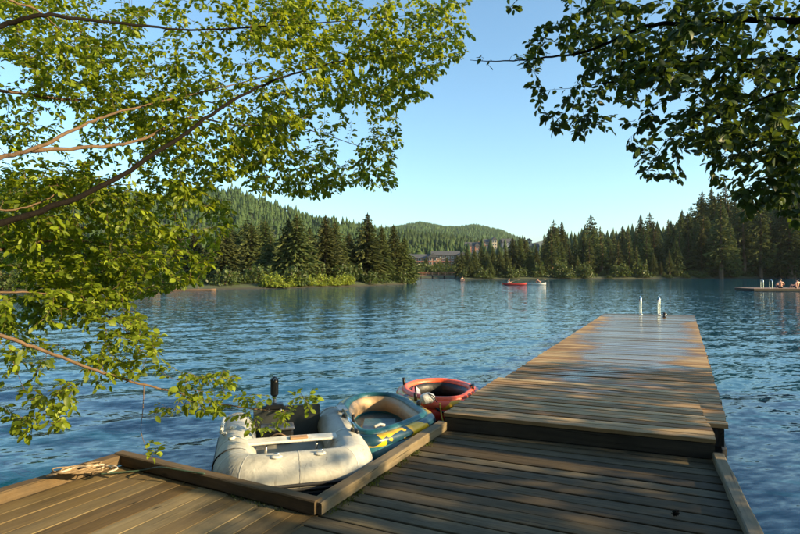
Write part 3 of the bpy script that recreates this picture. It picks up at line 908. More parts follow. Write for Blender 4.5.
hp = [at(100, 474, ZL + .03), at(125, 472, ZL + .02), at(145, 470, ZL + .03), at(160, 467.5, ZL + .115), at(185, 471, ZL + .11), at(205, 474, ZL + .10)]
tag(MB().tube(catmull(hp, 6), .006, 6).build("mooring_line", M['rope_g']), "thin dark green line running from the rope coil over the kerb", "line")
yp = [Vector((.44, 6.10, .25)), Vector((.46, 5.98, .10)), Vector((.50, 5.86, .02)), Vector((.54, 5.78, .12)), Vector((.60, 5.77, .26))]
tag(MB().tube(catmull(yp, 6), .008, 6).build("mooring_line", M['rope_y']), "yellow mooring line between the red boat and the pier", "line")
# small litter on the planks
for px, py, s, lab in ((676, 516, .022, "small dark cone lying on the landing dock planks"),):
    p = at(px, py, ZL + .008)
    o = empty("pine_cone", (p.x, p.y, p.z), R(40), label=lab, cat="cone")
    mbc = MB(); mbs = MB()
    mbc.tube([(-1.4 * s, 0, s * .8), (0, 0, s), (1.4 * s, 0, s * .7)], [s * .4, s * .7, s * .25], 8)
    mbc.build("core", M['bark_dark'], o)
    for k in range(30):
        t = k / 30; a = k * 2.4; x = (-1.3 + 2.6 * t) * s; r_ = s * (.95 - .5 * abs(t - .4))
        mbs.box((x, math.cos(a) * r_ * .8, s * .9 + math.sin(a) * r_ * .8), (s * .35, s * .35, s * .16), rz=a, bev=s * .04)
    mbs.build("scales", M['bark_dark'], o)

# ------------------------------------------------------------------ overhanging trees
def in_poly(x, y, poly):
    c = False; n = len(poly); j = n - 1
    for i in range(n):
        xi, yi = poly[i]; xj, yj = poly[j]
        if (yi > y) != (yj > y) and x < (xj - xi) * (y - yi) / (yj - yi) + xi: c = not c
        j = i
    return c

LEAF2D = [(0, 0), (.22, .22), (.30, .5), (.20, .8), (0, 1.0), (-.20, .8), (-.30, .5), (-.22, .22)]
def leaf_geo(rs, n):
    """unit leaf verts: outline of 8 plus two midrib points, folded and drooping"""
    base = []
    for x, y in LEAF2D: base.append((x, y, 0))
    base += [(0, .3, 0), (0, .7, 0)]
    B = np.array(base, dtype=np.float64)
    fold = rs.uniform(.10, .5, n); droop = rs.uniform(.0, .35, n); curl = rs.uniform(-.2, .2, n); wid = rs.uniform(.85, 1.3, n)
    out = np.repeat(B[None], n, 0)
    out[:, :, 0] *= wid[:, None]
    out[:, :, 2] = np.abs(out[:, :, 0]) * fold[:, None] - droop[:, None] * out[:, :, 1] ** 2 + curl[:, None] * out[:, :, 0] * out[:, :, 1]
    return out
LEAF_F = np.array([(0, 1, 8, 8), (1, 2, 9, 8), (2, 3, 9, 9), (3, 4, 9, 9), (0, 8, 7, 7), (8, 9, 6, 7), (9, 5, 6, 6), (9, 4, 5, 5)])
LEAF_T = np.array([(0, 1, 8), (1, 2, 8), (2, 9, 8), (2, 3, 9), (3, 4, 9), (0, 8, 7), (8, 6, 7), (8, 9, 6), (9, 5, 6), (9, 4, 5)])

def overhang_tree(name, label, base, trunk_pts, trunk_r, limbs, clusters, leaf_len, leafmat_, seed, n_big=300, stem_mats=None, group=None):
    """limbs: list of (points, r0, r1, mat). clusters: list of (polygon, depth range, count, leaves per twig)"""
    rs = np.random.RandomState(seed); rg = random.Random(seed)
    root = empty(name, base, label=label, cat="tree", group=group)
    off = Vector(base)
    tp = catmull(trunk_pts, 8)
    MB().tube([p - off for p in tp], list(np.interp(np.linspace(0, 1, len(tp)), [0, .05, 1], [trunk_r * 1.5, trunk_r, trunk_r * .45])), 14).build("trunk", M['bark'], root)
    nodes, nrad, parent = [], [], []
    for pts, r0, r1, mat in limbs:
        P = catmull(pts, 8)
        rr = [r0 + (r1 - r0) * (i / (len(P) - 1)) ** .8 for i in range(len(P))]
        jit = [p + Vector((rg.uniform(-1, 1), rg.uniform(-1, 1), rg.uniform(-1, 1))) * r * .5 - off for p, r in zip(P, rr)]
        MB().tube(jit, rr, 9).build("branch", mat, root)
        for p, r in zip(P, rr):
            nodes.append(p); nrad.append(r)
    NA = np.array([tuple(p) for p in nodes]); nfix = len(nodes)
    # attraction points
    targets = []
    for poly, (d0, d1), cnt, lpt in clusters:
        if poly[0] == 'ball':      # an ellipsoid in the place itself
            _, c, r3 = poly
            while cnt > 0:
                q = rs.uniform(-1, 1, 3)
                if q @ q < 1 and q @ q > .15:
                    targets.append((Vector((c[0] + q[0] * r3[0], c[1] + q[1] * r3[1], c[2] + q[2] * r3[2])), lpt)); cnt -= 1
            continue
        xs = [p[0] for p in poly]; ys = [p[1] for p in poly]
        k = 0
        while k < cnt:
            x, y = rs.uniform(min(xs), max(xs)), rs.uniform(min(ys), max(ys))
            if not in_poly(x, y, poly): continue
            # clumpy: reject by a lumpy field so that the crown has gaps
            f = math.sin(x * .045 + 1.3) * math.sin(y * .06 + .4) + math.sin(x * .021 - y * .033 + 2.0)
            if rs.rand() > .62 + .38 * f: 
                if rs.rand() < .85: continue
            targets.append((atd(x, y, rs.uniform(d0, d1)), lpt)); k += 1
    order = np.argsort([np.min(np.sum((NA - np.array(tuple(t[0]))) ** 2, 1)) for t in targets])
    segV, segF = [], []
    NAl = [NA]; cur = NA
    lp, ld = [], []      # leaf position and direction
    pend_nodes = []
    for oi in order:
        T, lpt = targets[oi]
        if len(pend_nodes) > 60:
            cur = np.concatenate([cur, np.array(pend_nodes)]); pend_nodes = []
        d2 = np.sum((cur - np.array(tuple(T))) ** 2, 1)
        N = Vector(cur[int(np.argmin(d2))])
        d = T - N; L = d.length
        if L < .04: continue
        n = max(3, int(L / .07))
        if L > 1.1:   # too far from any wood: come closer
            pass
        bend = Vector((rg.uniform(-1, 1), rg.uniform(-1, 1), rg.uniform(-.2, 1.0))) * L * .16
        path = [N + d * t + bend * math.sin(math.pi * t) + Vector((rg.uniform(-1, 1), rg.uniform(-1, 1), rg.uniform(-1, 1))) * .006 for t in [i / n for i in range(n + 1)]]
        r0 = min(.0055, .0016 + .0035 * L); 
        b = len(segV); ns = 4
        for i, p in enumerate(path):
            t = (path[min(i + 1, n)] - path[max(i - 1, 0)]).normalized()
            u = t.orthogonal().normalized(); w = t.cross(u); r = r0 + (.0009 - r0) * i / n
            q = p - off
            for k in range(ns):
                a = 1.5708 * k; segV.append(tuple(q + (u * math.cos(a) + w * math.sin(a)) * r))
        for i in range(n):
            for k in range(ns): segF.append((b + i * ns + k, b + i * ns + (k + 1) % ns, b + (i + 1) * ns + (k + 1) % ns, b + (i + 1) * ns + k))
        pend_nodes += [tuple(p) for p in path[1:]]
        # leaves on the outer part, alternate
        span = min(L, .34)
        for j in range(lpt):
            s = 1 - (j / max(1, lpt)) * span / L * rg.uniform(.8, 1.1)
            s = max(0.05, min(1, s)); i = s * n; i0 = int(min(n - 1, i)); p = path[i0].lerp(path[i0 + 1], i - i0)
            t = (path[i0 + 1] - path[i0]).normalized()
            sd = t.cross(Vector((0, 0, 1))); sd = sd.normalized() if sd.length > .1 else Vector((1, 0, 0))
            sgn = 1 if j % 2 else -1
            dirv = (t * rg.uniform(.2, .9) + sd * sgn * rg.uniform(.4, 1.0) + Vector((rg.uniform(-.3, .3), rg.uniform(-.3, .3), rg.uniform(-.75, .15)))).normalized()
            lp.append(p - off + dirv * .012); ld.append(dirv)
    link("twigs", mesh_fast("twigs", segV, segF, True), stem_mats or M['bark_dark'], root, kind="stuff")
    n = len(lp)
    LP = np.array([tuple(p) for p in lp]); LD = np.array([tuple(p) for p in ld])
    geo = leaf_geo(rs, n)
    up = np.stack([rs.normal(0, .5, n), rs.normal(0, .5, n), rs.uniform(.5, 1.2, n)], -1)
    Y = LD; X = np.cross(Y, up); X /= np.linalg.norm(X, axis=1)[:, None] + 1e-9; Z = np.cross(X, Y)
    size = leaf_len * rs.uniform(.6, 1.25, n)
    W = LP[:, None, :] + size[:, None, None] * (geo[:, :, 0:1] * X[:, None] + geo[:, :, 1:2] * Y[:, None] + geo[:, :, 2:3] * Z[:, None])
    tone = rs.beta(2, 2, n) * .96 + (rs.rand(n) < .012) * .04
    # biggest in view become single leaves
    cen = W.mean(1) + np.array(base)
    ok = (cen[:, 1] > .5) & (np.abs(cen[:, 0] / cen[:, 1]) < .74) & (np.abs((cen[:, 2] - 1.7) / cen[:, 1]) < .5)
    sc = np.where(ok, size / np.maximum(cen[:, 1], .1), 0)
    big = np.argsort(-sc)[:n_big]
    mask = np.ones(n, bool); mask[big] = False
    k = int(mask.sum())
    Vb = W[mask].reshape(-1, 3)
    Fb = (LEAF_T[None] + (np.arange(k) * 10)[:, None, None]).reshape(-1, 3)
    me = mesh_fast("foliage", Vb, Fb, True)
    a_ = me.attributes.new("tone", 'FLOAT', 'FACE'); a_.data.foreach_set("value", np.repeat(tone[mask], len(LEAF_T)).astype(np.float32))
    link("foliage", me, leafmat_, root, kind="stuff")
    for i in big:
        c = LP[i]
        me = mesh_fast("leaf", W[i] - c, LEAF_T, True)
        a_ = me.attributes.new("tone", 'FLOAT', 'FACE'); a_.data.foreach_set("value", np.full(len(LEAF_T), tone[i], np.float32))
        o = link("leaf", me, leafmat_, root); o.location = c
    print(name, "leaves", n, "twig verts", len(segV))
    return root

def px3(l): return [atd(*p) for p in l]
tb = Vector((-5.6, 2.6, bank_z(-5.6, 2.6) - .1))
tr = [tb, tb + Vector((.15, .1, 1.2)), tb + Vector((.1, .25, 2.6)), tb + Vector((.4, .4, 4.2)), tb + Vector((.5, .3, 6.0))]
def ftr(t, pts): return [tb + Vector((.12, .2, t))] + pts
BK, BD = M['bark'], M['bark_dark']
limbs = [
    (ftr(1.2, px3([(-120, 262, 2.9), (0, 225, 3.2), (100, 187, 3.6), (175, 140, 4.0), (230, 102, 4.3), (270, 82, 4.6), (320, 66, 5.0), (395, 50, 5.5), (455, 35, 5.9)])), .026, .004, BD),
    (ftr(1.6, px3([(-90, 175, 3.3), (0, 158, 3.6), (34, 149, 3.7), (84, 125, 4.0), (115, 113, 4.2), (176, 98, 4.6), (260, 78, 5.2), (330, 58, 5.7)])), .022, .003, BK),
    (px3([(30, 151, 3.7), (95, 147, 4.0), (140, 140, 4.3), (190, 118, 4.7), (235, 125, 5.0), (300, 128, 5.4), (370, 150, 5.8)]), .016, .003, BK),
    (ftr(2.8, px3([(-80, 45, 3.2), (0, 25, 3.4), (44, 15, 3.5), (88, 20, 3.8), (138, 25, 4.1), (200, 30, 4.5), (280, 25, 5), (360, 20, 5.4), (440, 12, 5.8)])), .020, .003, BD),
    (ftr(3.2, px3([(-90, -40, 3.4), (-20, -22, 3.6), (10, 0, 3.7), (37, 10, 3.9), (60, 30, 4.2)])), .014, .005, BK),
    (ftr(2.2, px3([(-70, 80, 4.2), (0, 90, 4.6), (50, 98, 4.8), (100, 100, 5.1), (170, 98, 5.5), (240, 110, 5.9), (300, 150, 6.2), (340, 175, 6.3)])), .020, .003, BK),
    (ftr(.9, px3([(-80, 262, 4.2), (0, 250, 4.6), (60, 240, 5), (120, 245, 5.4), (180, 240, 5.8), (225, 222, 6.1)])), .018, .003, BK),
    (ftr(1.3, px3([(-100, 205, 3.7), (-30, 204, 4.0), (10, 210, 4.2), (50, 198, 4.4), (70, 180, 4.6), (120, 185, 5.0), (190, 178, 5.5)])), .010, .003, BK),
    (ftr(.6, px3([(-60, 296, 3.8), (0, 292, 4.2), (60, 296, 4.5), (109, 317, 4.6), (131, 337, 4.7), (147, 363, 4.7)])), .012, .002, BK),
    (ftr(.8, px3([(-70, 310, 3.0), (0, 335, 3.3), (54, 355, 3.5), (109, 375, 3.8), (145, 385, 4.0), (182, 394, 4.2), (214, 403, 4.4), (262, 410, 4.7), (290, 411, 4.85)])), .016, .003, BK),
    (px3([(144, 386, 4.0), (143, 410, 4.0), (141, 430, 4.0), (146, 448, 4.0)]), .0035, .0018, BK),
]
SPRIG = [(135, 440), (160, 440), (158, 460), (140, 462)]
clusters = [
    ([(0, 0), (300, 0), (330, 90), (280, 150), (200, 200), (100, 205), (0, 205)], (4.3, 6.6), 1750, 9),
    ([(280, 0), (472, 0), (468, 55), (440, 72), (425, 100), (395, 110), (330, 100)], (4.8, 6.8), 650, 9),
    ([(260, 90), (330, 95), (395, 110), (402, 140), (398, 185), (360, 192), (290, 200), (250, 190), (230, 150)], (4.9, 6.8), 500, 9),
    ([(0, 170), (190, 180), (235, 205), (240, 225), (200, 282), (130, 300), (60, 330), (0, 332)], (4.3, 6.4), 1600, 9),
    ([(0, 285), (120, 290), (160, 330), (170, 375), (110, 372), (50, 350), (0, 335)], (3.8, 4.8), 185, 8),
    ([(0, 335), (60, 360), (85, 395), (60, 432), (20, 440), (0, 425)], (3.2, 3.9), 60, 7),
    ([(60, 345), (150, 372), (215, 375), (235, 362), (240, 385), (215, 415), (150, 415), (90, 390)], (3.7, 4.5), 60, 7),
    ([(205, 388), (285, 396), (318, 388), (320, 408), (290, 425), (235, 440), (205, 415)], (4.3, 4.75), 46, 7),
    (SPRIG, (3.95, 4.05), 4, 5),
    ([(-320, -150), (0, -150), (0, 330), (-120, 400), (-320, 300)], (3.4, 6.0), 1100, 8),
    ([(0, -150), (300, -130), (470, -60), (470, 0), (0, 0)], (4.2, 6.6), 620, 8),
    (('ball', (tb.x + .5, tb.y + .5, 4.6), (1.8, 1.5, 1.9)), (0, 0), 420, 9),
]
overhang_tree("alder_tree", "sunlit alder reaching over the side dock with many yellow-green leaves", tuple(tb), tr, .17, limbs, clusters, .054, M['leaf'], 21, stem_mats=M['bark'])

tb2 = Vector((6.4, 2.7, bank_z(6.4, 2.7) - .1))
tr2 = [tb2, tb2 + Vector((-.1, .1, 1.3)), tb2 + Vector((.0, .3, 2.8)), tb2 + Vector((-.3, .4, 4.4)), tb2 + Vector((-.4, .5, 6.2))]
def ftr2(t, pts): return [tb2 + Vector((-.08, .2, t))] + pts
limbs2 = [
    (ftr2(2.8, px3([(880, 10, 3.4), (830, 18, 3.6), (745, 20, 3.9), (690, 22, 4.2), (640, 28, 4.5), (590, 50, 4.8), (540, 58, 5.0), (500, 61, 5.2), (470, 60, 5.3)])), .035, .0022, BD),
    (ftr2(2.2, px3([(880, 60, 3.5), (830, 58, 3.6), (760, 60, 4), (680, 62, 4.4), (620, 80, 4.8), (570, 88, 5.1)])), .030, .003, BD),
    (ftr2(1.8, px3([(880, 90, 3.8), (830, 86, 4), (780, 92, 4.2), (720, 118, 4.6), (670, 138, 4.9), (648, 172, 5.0)])), .018, .002, BD),
    (ftr2(1.4, px3([(880, 170, 3.8), (830, 158, 4), (780, 150, 4.3), (735, 165, 4.7)])), .015, .003, BD),
    (ftr2(3.6, px3([(860, -30, 4.0), (800, -25, 4.1), (700, -22, 4.4), (600, -10, 4.8), (530, -6, 5.0), (508, 10, 5.2)])), .022, .002, BD),
]
clusters2 = [
    ([(522, 48), (545, 22), (575, 10), (600, 0), (620, 60), (620, 130), (585, 140), (548, 128), (524, 95)], (4.4, 5.6), 150, 8),
    ([(600, 0), (800, 0), (800, 120), (700, 150), (640, 160), (615, 135), (620, 60)], (3.5, 5.2), 470, 9),
    ([(640, 140), (700, 140), (720, 165), (700, 182), (664, 184), (640, 175)], (4.6, 5.2), 36, 7),
    ([(700, 140), (800, 100), (800, 235), (768, 222), (735, 195), (705, 175)], (3.7, 5.0), 185, 8),
    ([(740, 190), (800, 190), (800, 232), (772, 226), (745, 222)], (3.8, 4.4), 22, 7),
    ([(560, -110), (830, -150), (830, 0), (560, 0)], (3.8, 5.4), 260, 8),
    ([(500, 0), (517, 0), (517, 22), (504, 22)], (5.1, 5.3), 4, 6),
    ([(472, 56), (530, 54), (530, 66), (472, 64)], (5.1, 5.3), 4, 2),
    (('ball', (7.6, 2.4, 4.7), (1.4, 1.3, 1.5)), (0, 0), 600, 9),
    ([(800, -10), (900, -40), (980, 120), (900, 230), (800, 235)], (3.6, 5.4), 160, 7),
]
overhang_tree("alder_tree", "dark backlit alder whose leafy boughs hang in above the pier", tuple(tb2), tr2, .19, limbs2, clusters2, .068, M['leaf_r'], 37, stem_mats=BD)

# bushy alders on the bank that shade the landing dock
def bank_alder(x, y, top, ball, cnt, seed, label):
    b = Vector((x, y, bank_z(x, y) - .1))
    t = [b, b + Vector((.05, .05, top * .35)), b + Vector((-.05, .1, top * .65)), b + Vector((0, 0, top * .95))]
    lm = []
    rg = random.Random(seed)
    for k in range(9):
        a = k * 2.4; z = top * (.25 + .07 * k); c, r3 = ball
        tip = Vector((c[0] + math.cos(a) * r3[0] * .8, c[1] + math.sin(a) * r3[1] * .8, c[2] + r3[2] * rg.uniform(-.6, .7)))
        st = b + Vector((0, .05, z)); lm.append(([st, st.lerp(tip, .5) + Vector((0, 0, .2)), tip], .022, .004, M['bark']))
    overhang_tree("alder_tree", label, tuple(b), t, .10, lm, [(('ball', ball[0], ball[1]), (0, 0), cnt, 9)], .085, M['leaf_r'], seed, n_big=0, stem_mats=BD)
bank_alder(9.0, 0.1, 3.9, ((9.0, 0.1, 2.6), (1.2, 1.7, 1.5)), 1300, 51, "bushy alder on the bank across the water from the landing dock kerb")
bank_alder(9.4, 2.9, 3.7, ((9.3, 2.9, 2.6), (1.1, 1.2, 1.35)), 900, 52, "low bushy alder standing at the bank's end by the pier")

bank_alder(9.6, 5.3, 3.5, ((9.5, 4.9, 2.2), (1.1, 1.4, 1.4)), 760, 53, "round bushy alder on the bank opposite the raised pier section")

# ------------------------------------------------------------------ conifers
def conifer_proto(seed, H=10.0, W=4.0, bare=.08, levels=40, per=8, droop=.35, sparse=1.0, power=.85):
    rs = np.random.RandomState(seed)
    Vv, tone = [], []
    lean = rs.uniform(-.15, .15, 2)
    for li in range(levels):
        t = li / (levels - 1)
        z = H * (bare + (1 - bare) * t ** .95)
        prof = (1 - t) ** power * (.72 + .28 * min(1, t * 6))
        nb = max(3, int(per * (1 - .45 * t)))
        lobes = 1 + .22 * math.sin(li * 1.7 + seed)
        for b in range(nb):
            if rs.rand() > sparse: continue
            a = rs.uniform(0, 6.283)
            L = W / 2 * prof * rs.uniform(.55, 1.18) * lobes + .12
            dx, dy = math.cos(a), math.sin(a)
            ns = 3 if L > .8 else 2
            prev = np.array([lean[0] * t, lean[1] * t, z])
            up0 = rs.uniform(-.05, .35) * (0.4 + t)
            for k in range(ns):
                f0, f1 = k / ns, (k + 1) / ns
                def P(f): return np.array([lean[0] * t + dx * L * f, lean[1] * t + dy * L * f, z + L * (up0 * f - droop * f * f)])
                p0, p1 = P(f0 * .9 + .05), P(f1)
                w = (.11 + .17 * L * (1 - f0) * .6) * rs.uniform(.7, 1.3)
                n_ = np.array([-dy, dx, 0])
                j = rs.uniform(-.35, .35)
                s = n_ * w + np.array([0, 0, -w * abs(j) - .05])
                s2 = -n_ * w + np.array([0, 0, -w * abs(j) * .6 - .05])
                m = p0 * .5 + p1 * .5
                Vv += [p0, m + s, p1 + n_ * w * .25, p0, p1 - n_ * w * .25, m + s2]; tn = rs.rand(); tone += [tn, tn * .8 + .1]
                # hanging spray
                h = np.array([0, 0, -rs.uniform(.25, .6) * (.35 + .25 * L)])
                Vv += [p0, p1, m + h + n_ * rs.uniform(-.1, .1)]; tone += [rs.rand()]
    # leader
    for k in range(5):
        a = rs.uniform(0, 6.283); c = np.array([lean[0], lean[1], H])
        Vv += [c + [0, 0, .35], c + [math.cos(a) * .12, math.sin(a) * .12, -.25], c + [math.cos(a + 2) * .12, math.sin(a + 2) * .12, -.3]]; tone += [rs.rand()]
    Vv = np.array(Vv); Ff = np.arange(len(Vv)).reshape(-1, 3)
    me = mesh_fast("crown", Vv, Ff)
    a_ = me.attributes.new("tone", 'FLOAT', 'FACE'); a_.data.foreach_set("value", np.array(tone, np.float32))
    me.materials.append(M['needle'])
    mb = MB().tube([(0, 0, -.6), (0, 0, H * .25), (lean[0] * .6, lean[1] * .6, H * .6), (lean[0], lean[1], H * .98)], [.022 * H, .018 * H, .011 * H, .003 * H], 8)
    mt = bpy.data.meshes.new("trunk"); mt.from_pydata(mb.v, [], mb.f); mt.update(); mt.materials.append(M['trunk'])
    return mt, me
PROTO = [conifer_proto(1, 10, 4.6, .06, 62, 13), conifer_proto(2, 10, 3.6, .08, 62, 12, .4), conifer_proto(3, 10, 3.0, .14, 54, 10, .3, .9),
         conifer_proto(4, 10, 4.2, .10, 56, 12, .5, .92, .7), conifer_proto(5, 10, 2.7, .22, 50, 9, .25, .85), conifer_proto(6, 10, 5.0, .04, 64, 14, .45, 1, .75),
         conifer_proto(7, 10, 3.2, .30, 40, 8, .2, .75, .55)]
rt = random.Random(77)
def plant(px, d, top_py, proto, label, group, wid=1.0, name="conifer_tree"):
    x = (px - 400) / F * d
    z0 = tz(x, d)
    h = max(2.0, (HORIZON - top_py) / F * d + CAM.z - z0)
    if callable(label): label = label(proto, d)
    o = empty(name, (x, d, z0), rt.uniform(0, 6.28), label=label, cat="tree", group=group)
    s = h / 10.3
    wid *= 1.75 if d < 100 else 1.5
    o.scale = (s * wid * rt.uniform(.92, 1.1), s * wid * rt.uniform(.92, 1.1), s)
    mt, mc = PROTO[proto]
    link("trunk", mt, None, o); link("crown", mc, None, o)
    return o
# wooded point
LOOK = ["full broad", "dense narrow", "slim", "heavy drooping", "thin spire-like", "wide low-skirted", "bare-trunked ragged"]
GI = "conifers on the sunlit point"
def LI(proto, d): return "%s sunlit conifer on the grassy point that juts into the lake" % LOOK[proto]
for px, top, d, pr, w in ((297, 213, 66, 5, 1.0), (325, 214, 70, 0, .95), (336, 220, 73, 3, .9), (367, 212, 76, 0, .85), (382, 226, 78, 1, 1.0), (395, 224, 79, 1, 1.05),
                          (404, 236, 80, 5, .9), (283, 232, 66, 3, 1), (312, 240, 70, 1, 1), (352, 240, 76, 1, 1), (375, 245, 77, 5, 1.0), (346, 252, 75, 0, 1), (408, 256, 80, 3, 1.0), (388, 254, 77, 5, 1)):
    plant(px, d, top, pr, LI, GI, w)
GB = "dark conifers behind the point"
def LB(proto, d): return "%s dark conifer in the shaded stand behind the grassy point" % LOOK[proto]
for k in range(34):
    px = -140 + 430 * (k + rt.random()) / 34
    d = rt.uniform(64, 88) if px > 150 else rt.uniform(58, 84)
    plant(px, d, rt.uniform(216, 244), rt.choice((0, 1, 3, 5)), LB, GB, rt.uniform(.85, 1.1))
for px, top, d in ((225, 224, 74), (250, 222, 78), (266, 219, 80), (310, 226, 88), (350, 232, 92), (360, 236, 90)):
    plant(px, d, top, rt.choice((0, 1, 5)), LB, GB)
# clump in the middle
GC = "conifers below the ridge houses"
def LC(proto, d): return "%s conifer in the shore clump below the ridge houses" % LOOK[proto]
for px, top, d, pr in ((462, 252, 136, 5), (467, 247, 140, 0), (474, 249, 136, 5), (481, 246, 142, 0), (487, 250, 138, 3), (493, 246, 141, 0), (499, 250, 136, 5), (506, 247, 143, 1),
                       (513, 237, 146, 0), (520, 235, 148, 1), (524, 236, 150, 3), (530, 250, 145, 5), (470, 258, 132, 5), (490, 259, 133, 5), (508, 257, 134, 0), (536, 246, 147, 1)):
    plant(px, d, top, pr, LC, GC, 1.0)
for px, top, d in ((414, 258, 185), (420, 262, 178), (426, 256, 190), (433, 264, 175), (440, 261, 182), (447, 257, 190), (453, 263, 172), (457, 254, 176)):
    plant(px, d, top, rt.choice((0, 3, 5)), "conifer standing before the brown lodge by the inlet", "conifers before the lodge", .9)
# dense wood on the right hand shore
GR = "dark conifers of the dense wood"
def LR(proto, d):
    return "%s dark conifer %s the dense wood beyond the swimming raft" % (LOOK[proto], "at the waterside edge of" if d < 153 else ("standing inside" if d < 180 else "rising at the back of"))
PR = [(536, 244), (546, 232), (553, 219), (562, 224), (575, 228), (588, 219), (600, 226), (620, 222), (640, 217), (652, 213), (665, 219), (680, 211), (692, 206), (702, 191), (712, 188), (725, 184), (742, 194), (760, 187), (780, 182), (800, 176), (900, 160), (1000, 150), (1200, 150)]
def prof(px): return float(np.interp(px, [p[0] for p in PR], [p[1] for p in PR]))
for row, (d0, n, drop) in enumerate(((146, 50, 26), (158, 46, 16), (172, 44, 8), (190, 44, 2))):
    for k in range(n):
        px = 540 + (960 - 540) * (k + rt.uniform(.1, .9)) / n
        top = prof(px) + rt.uniform(0, 1) ** 1.3 * 24 + drop * rt.random()
        dd = d0 + rt.uniform(-5, 5) + max(0, px - 560) * .02
        plant(px, dd, min(top, 262), rt.choice((0, 1, 2, 2, 3, 4, 4, 6)), LR, GR, rt.uniform(.75, 1.1))
for px, top in ((553, 219), (562, 221), (548, 228), (592, 214), (600, 226), (640, 214), (649, 212), (682, 209), (692, 205), (702, 190), (712, 187), (720, 192), (727, 183), (745, 192), (763, 186)):
    plant(px, 196, top, rt.choice((2, 4, 1, 6)), LR, GR, .85)

# unseen conifers behind the docks, added to cut the sky light there
for k, (x, y, h_, pr) in enumerate(((-13, -3, 13, 0), (-10, -8, 15, 5), (-6.5, -5.5, 12, 3), (-3.5, -9, 14, 0), (-.5, -6.2, 12, 5), (2.5, -9.5, 15, 3), (5, -6.5, 12, 0), (8, -10, 14, 5), (-8, -13, 16, 0), (0, -13, 16, 5), (-12, 2.0, 10, 3))):
    o = empty("conifer_tree", (x, y, bank_z(x, y)), k * 1.1, label="%s conifer added unseen on the bank to shade the docks" % LOOK[pr], cat="tree", group="conifers on the near bank")
    o.scale = (h_ / 10 * 1.35, h_ / 10 * 1.35, h_ / 10)
    link("trunk", PROTO[pr][0], None, o); link("crown", PROTO[pr][1], None, o)
# far forests: too many to count
def mini_forest(name, n, sampler, hgt, seed, label):
    rs = np.random.RandomState(seed)
    X, Y = sampler(rs, n); Z = terrain_z(X, Y); n = len(X)
    h = hgt(rs, X, Y); w = h * rs.uniform(.18, .34, n)
    Vs, Fs, T = [], [], []
    K = 6
    for lvl, (z0, z1, wr) in enumerate(((.08, .5, 1.0), (.3, .75, .75), (.55, 1.0, .48))):
        a0 = rs.uniform(0, 6.28, n)
        ring = []
        for k in range(K):
            a = a0 + k * 6.283 / K; rr = w * wr * rs.uniform(.65, 1.3, n)
            ring.append(np.stack([X + np.cos(a) * rr, Y + np.sin(a) * rr, Z + h * (z0 + rs.uniform(-.05, .05, n))], -1))
        apex = np.stack([X + rs.normal(0, .03, n) * h, Y, Z + h * z1], -1)
        Vs.append(np.stack(ring + [apex], 1))
    Vall = np.concatenate(Vs, 1)                  # n, 3*(K+1), 3
    tri = np.array([(l * (K + 1) + k, l * (K + 1) + (k + 1) % K, l * (K + 1) + K) for l in range(3) for k in range(K)])
    Ff = (tri[None] + (np.arange(n) * 3 * (K + 1))[:, None, None]).reshape(-1, 3)
    me = mesh_fast(name, Vall.reshape(-1, 3), Ff)
    tone = np.repeat(np.clip(rs.rand(n) * .8 + .5 * lumps(X, Y, 30), 0, 1), len(tri)) * .75 + rs.rand(n * len(tri)) * .25
    a_ = me.attributes.new("tone", 'FLOAT', 'FACE'); a_.data.foreach_set("value", tone.astype(np.float32))
    link(name, me, M['farneedle'], kind="stuff", label=label)
def samp_hill(rs, n):
    a = rs.uniform(-350, 470, n); y = np.sqrt(rs.uniform(110 ** 2, 640 ** 2, n))
    x = (a - 400) / F * y
    k = ~((a > 398) & (y < 300)) & (lumps(x, y, 17) + .25 * rs.normal(0, 1, n) > -.32)
    return x[k], y[k]
def samp_mid(rs, n):
    a = rs.uniform(405, 560, n); y = np.sqrt(rs.uniform(215 ** 2, 640 ** 2, n))
    k = ~((a > 452) & (a < 545) & (y > 225) & (y < 372) & (rs.rand(n) < .93)) & ~((a < 475) & (y < 330))
    return ((a - 400) / F * y)[k], y[k]
def samp_east(rs, n):
    x = rs.normal(235, 45, n); y = rs.normal(88, 34, n); k = (y > 45) & (400 + F * x / y > 1000)
    return x[k], y[k]
def samp_far(rs, n):
    a = rs.uniform(330, 570, n); y = np.sqrt(rs.uniform(640 ** 2, 1560 ** 2, n))
    return (a - 400) / F * y, y
def samp_right(rs, n):
    a = rs.uniform(545, 1300, n); y = np.sqrt(rs.uniform(205 ** 2, 330 ** 2, n))
    return (a - 400) / F * y, y
mini_forest("hill_forest", 26000, samp_hill, lambda rs, x, y: (3.0 + 7.0 * rs.rand(len(x)) ** 2) * (1 + .9 * lumps(x, y, 22)) * np.clip(y / 420, .7, 1.1), 61, "conifer forest covering the hill across the lake")
mini_forest("valley_forest", 2600, samp_mid, lambda rs, x, y: rs.uniform(6, 11, len(x)), 62, "conifers among the hillside lodges")
mini_forest("far_forest", 13000, samp_far, lambda rs, x, y: rs.uniform(10, 18, len(x)), 63, "far forested hills fading in the haze")
mini_forest("shade_hill_forest", 1500, samp_east, lambda rs, x, y: rs.uniform(7, 13, len(x)), 65, "trees on the unseen hill added to shade the dense wood")
mini_forest("wood_interior", 1500, samp_right, lambda rs, x, y: np.clip((HORIZON - (np.interp(400 + F * x / y, [p[0] for p in PR], [p[1] for p in PR]) + rs.uniform(3, 22, len(x)))) / F * y + 1.7 - terrain_z(x, y), 5, 22), 64, "inner trees of the dense wood on the rise")

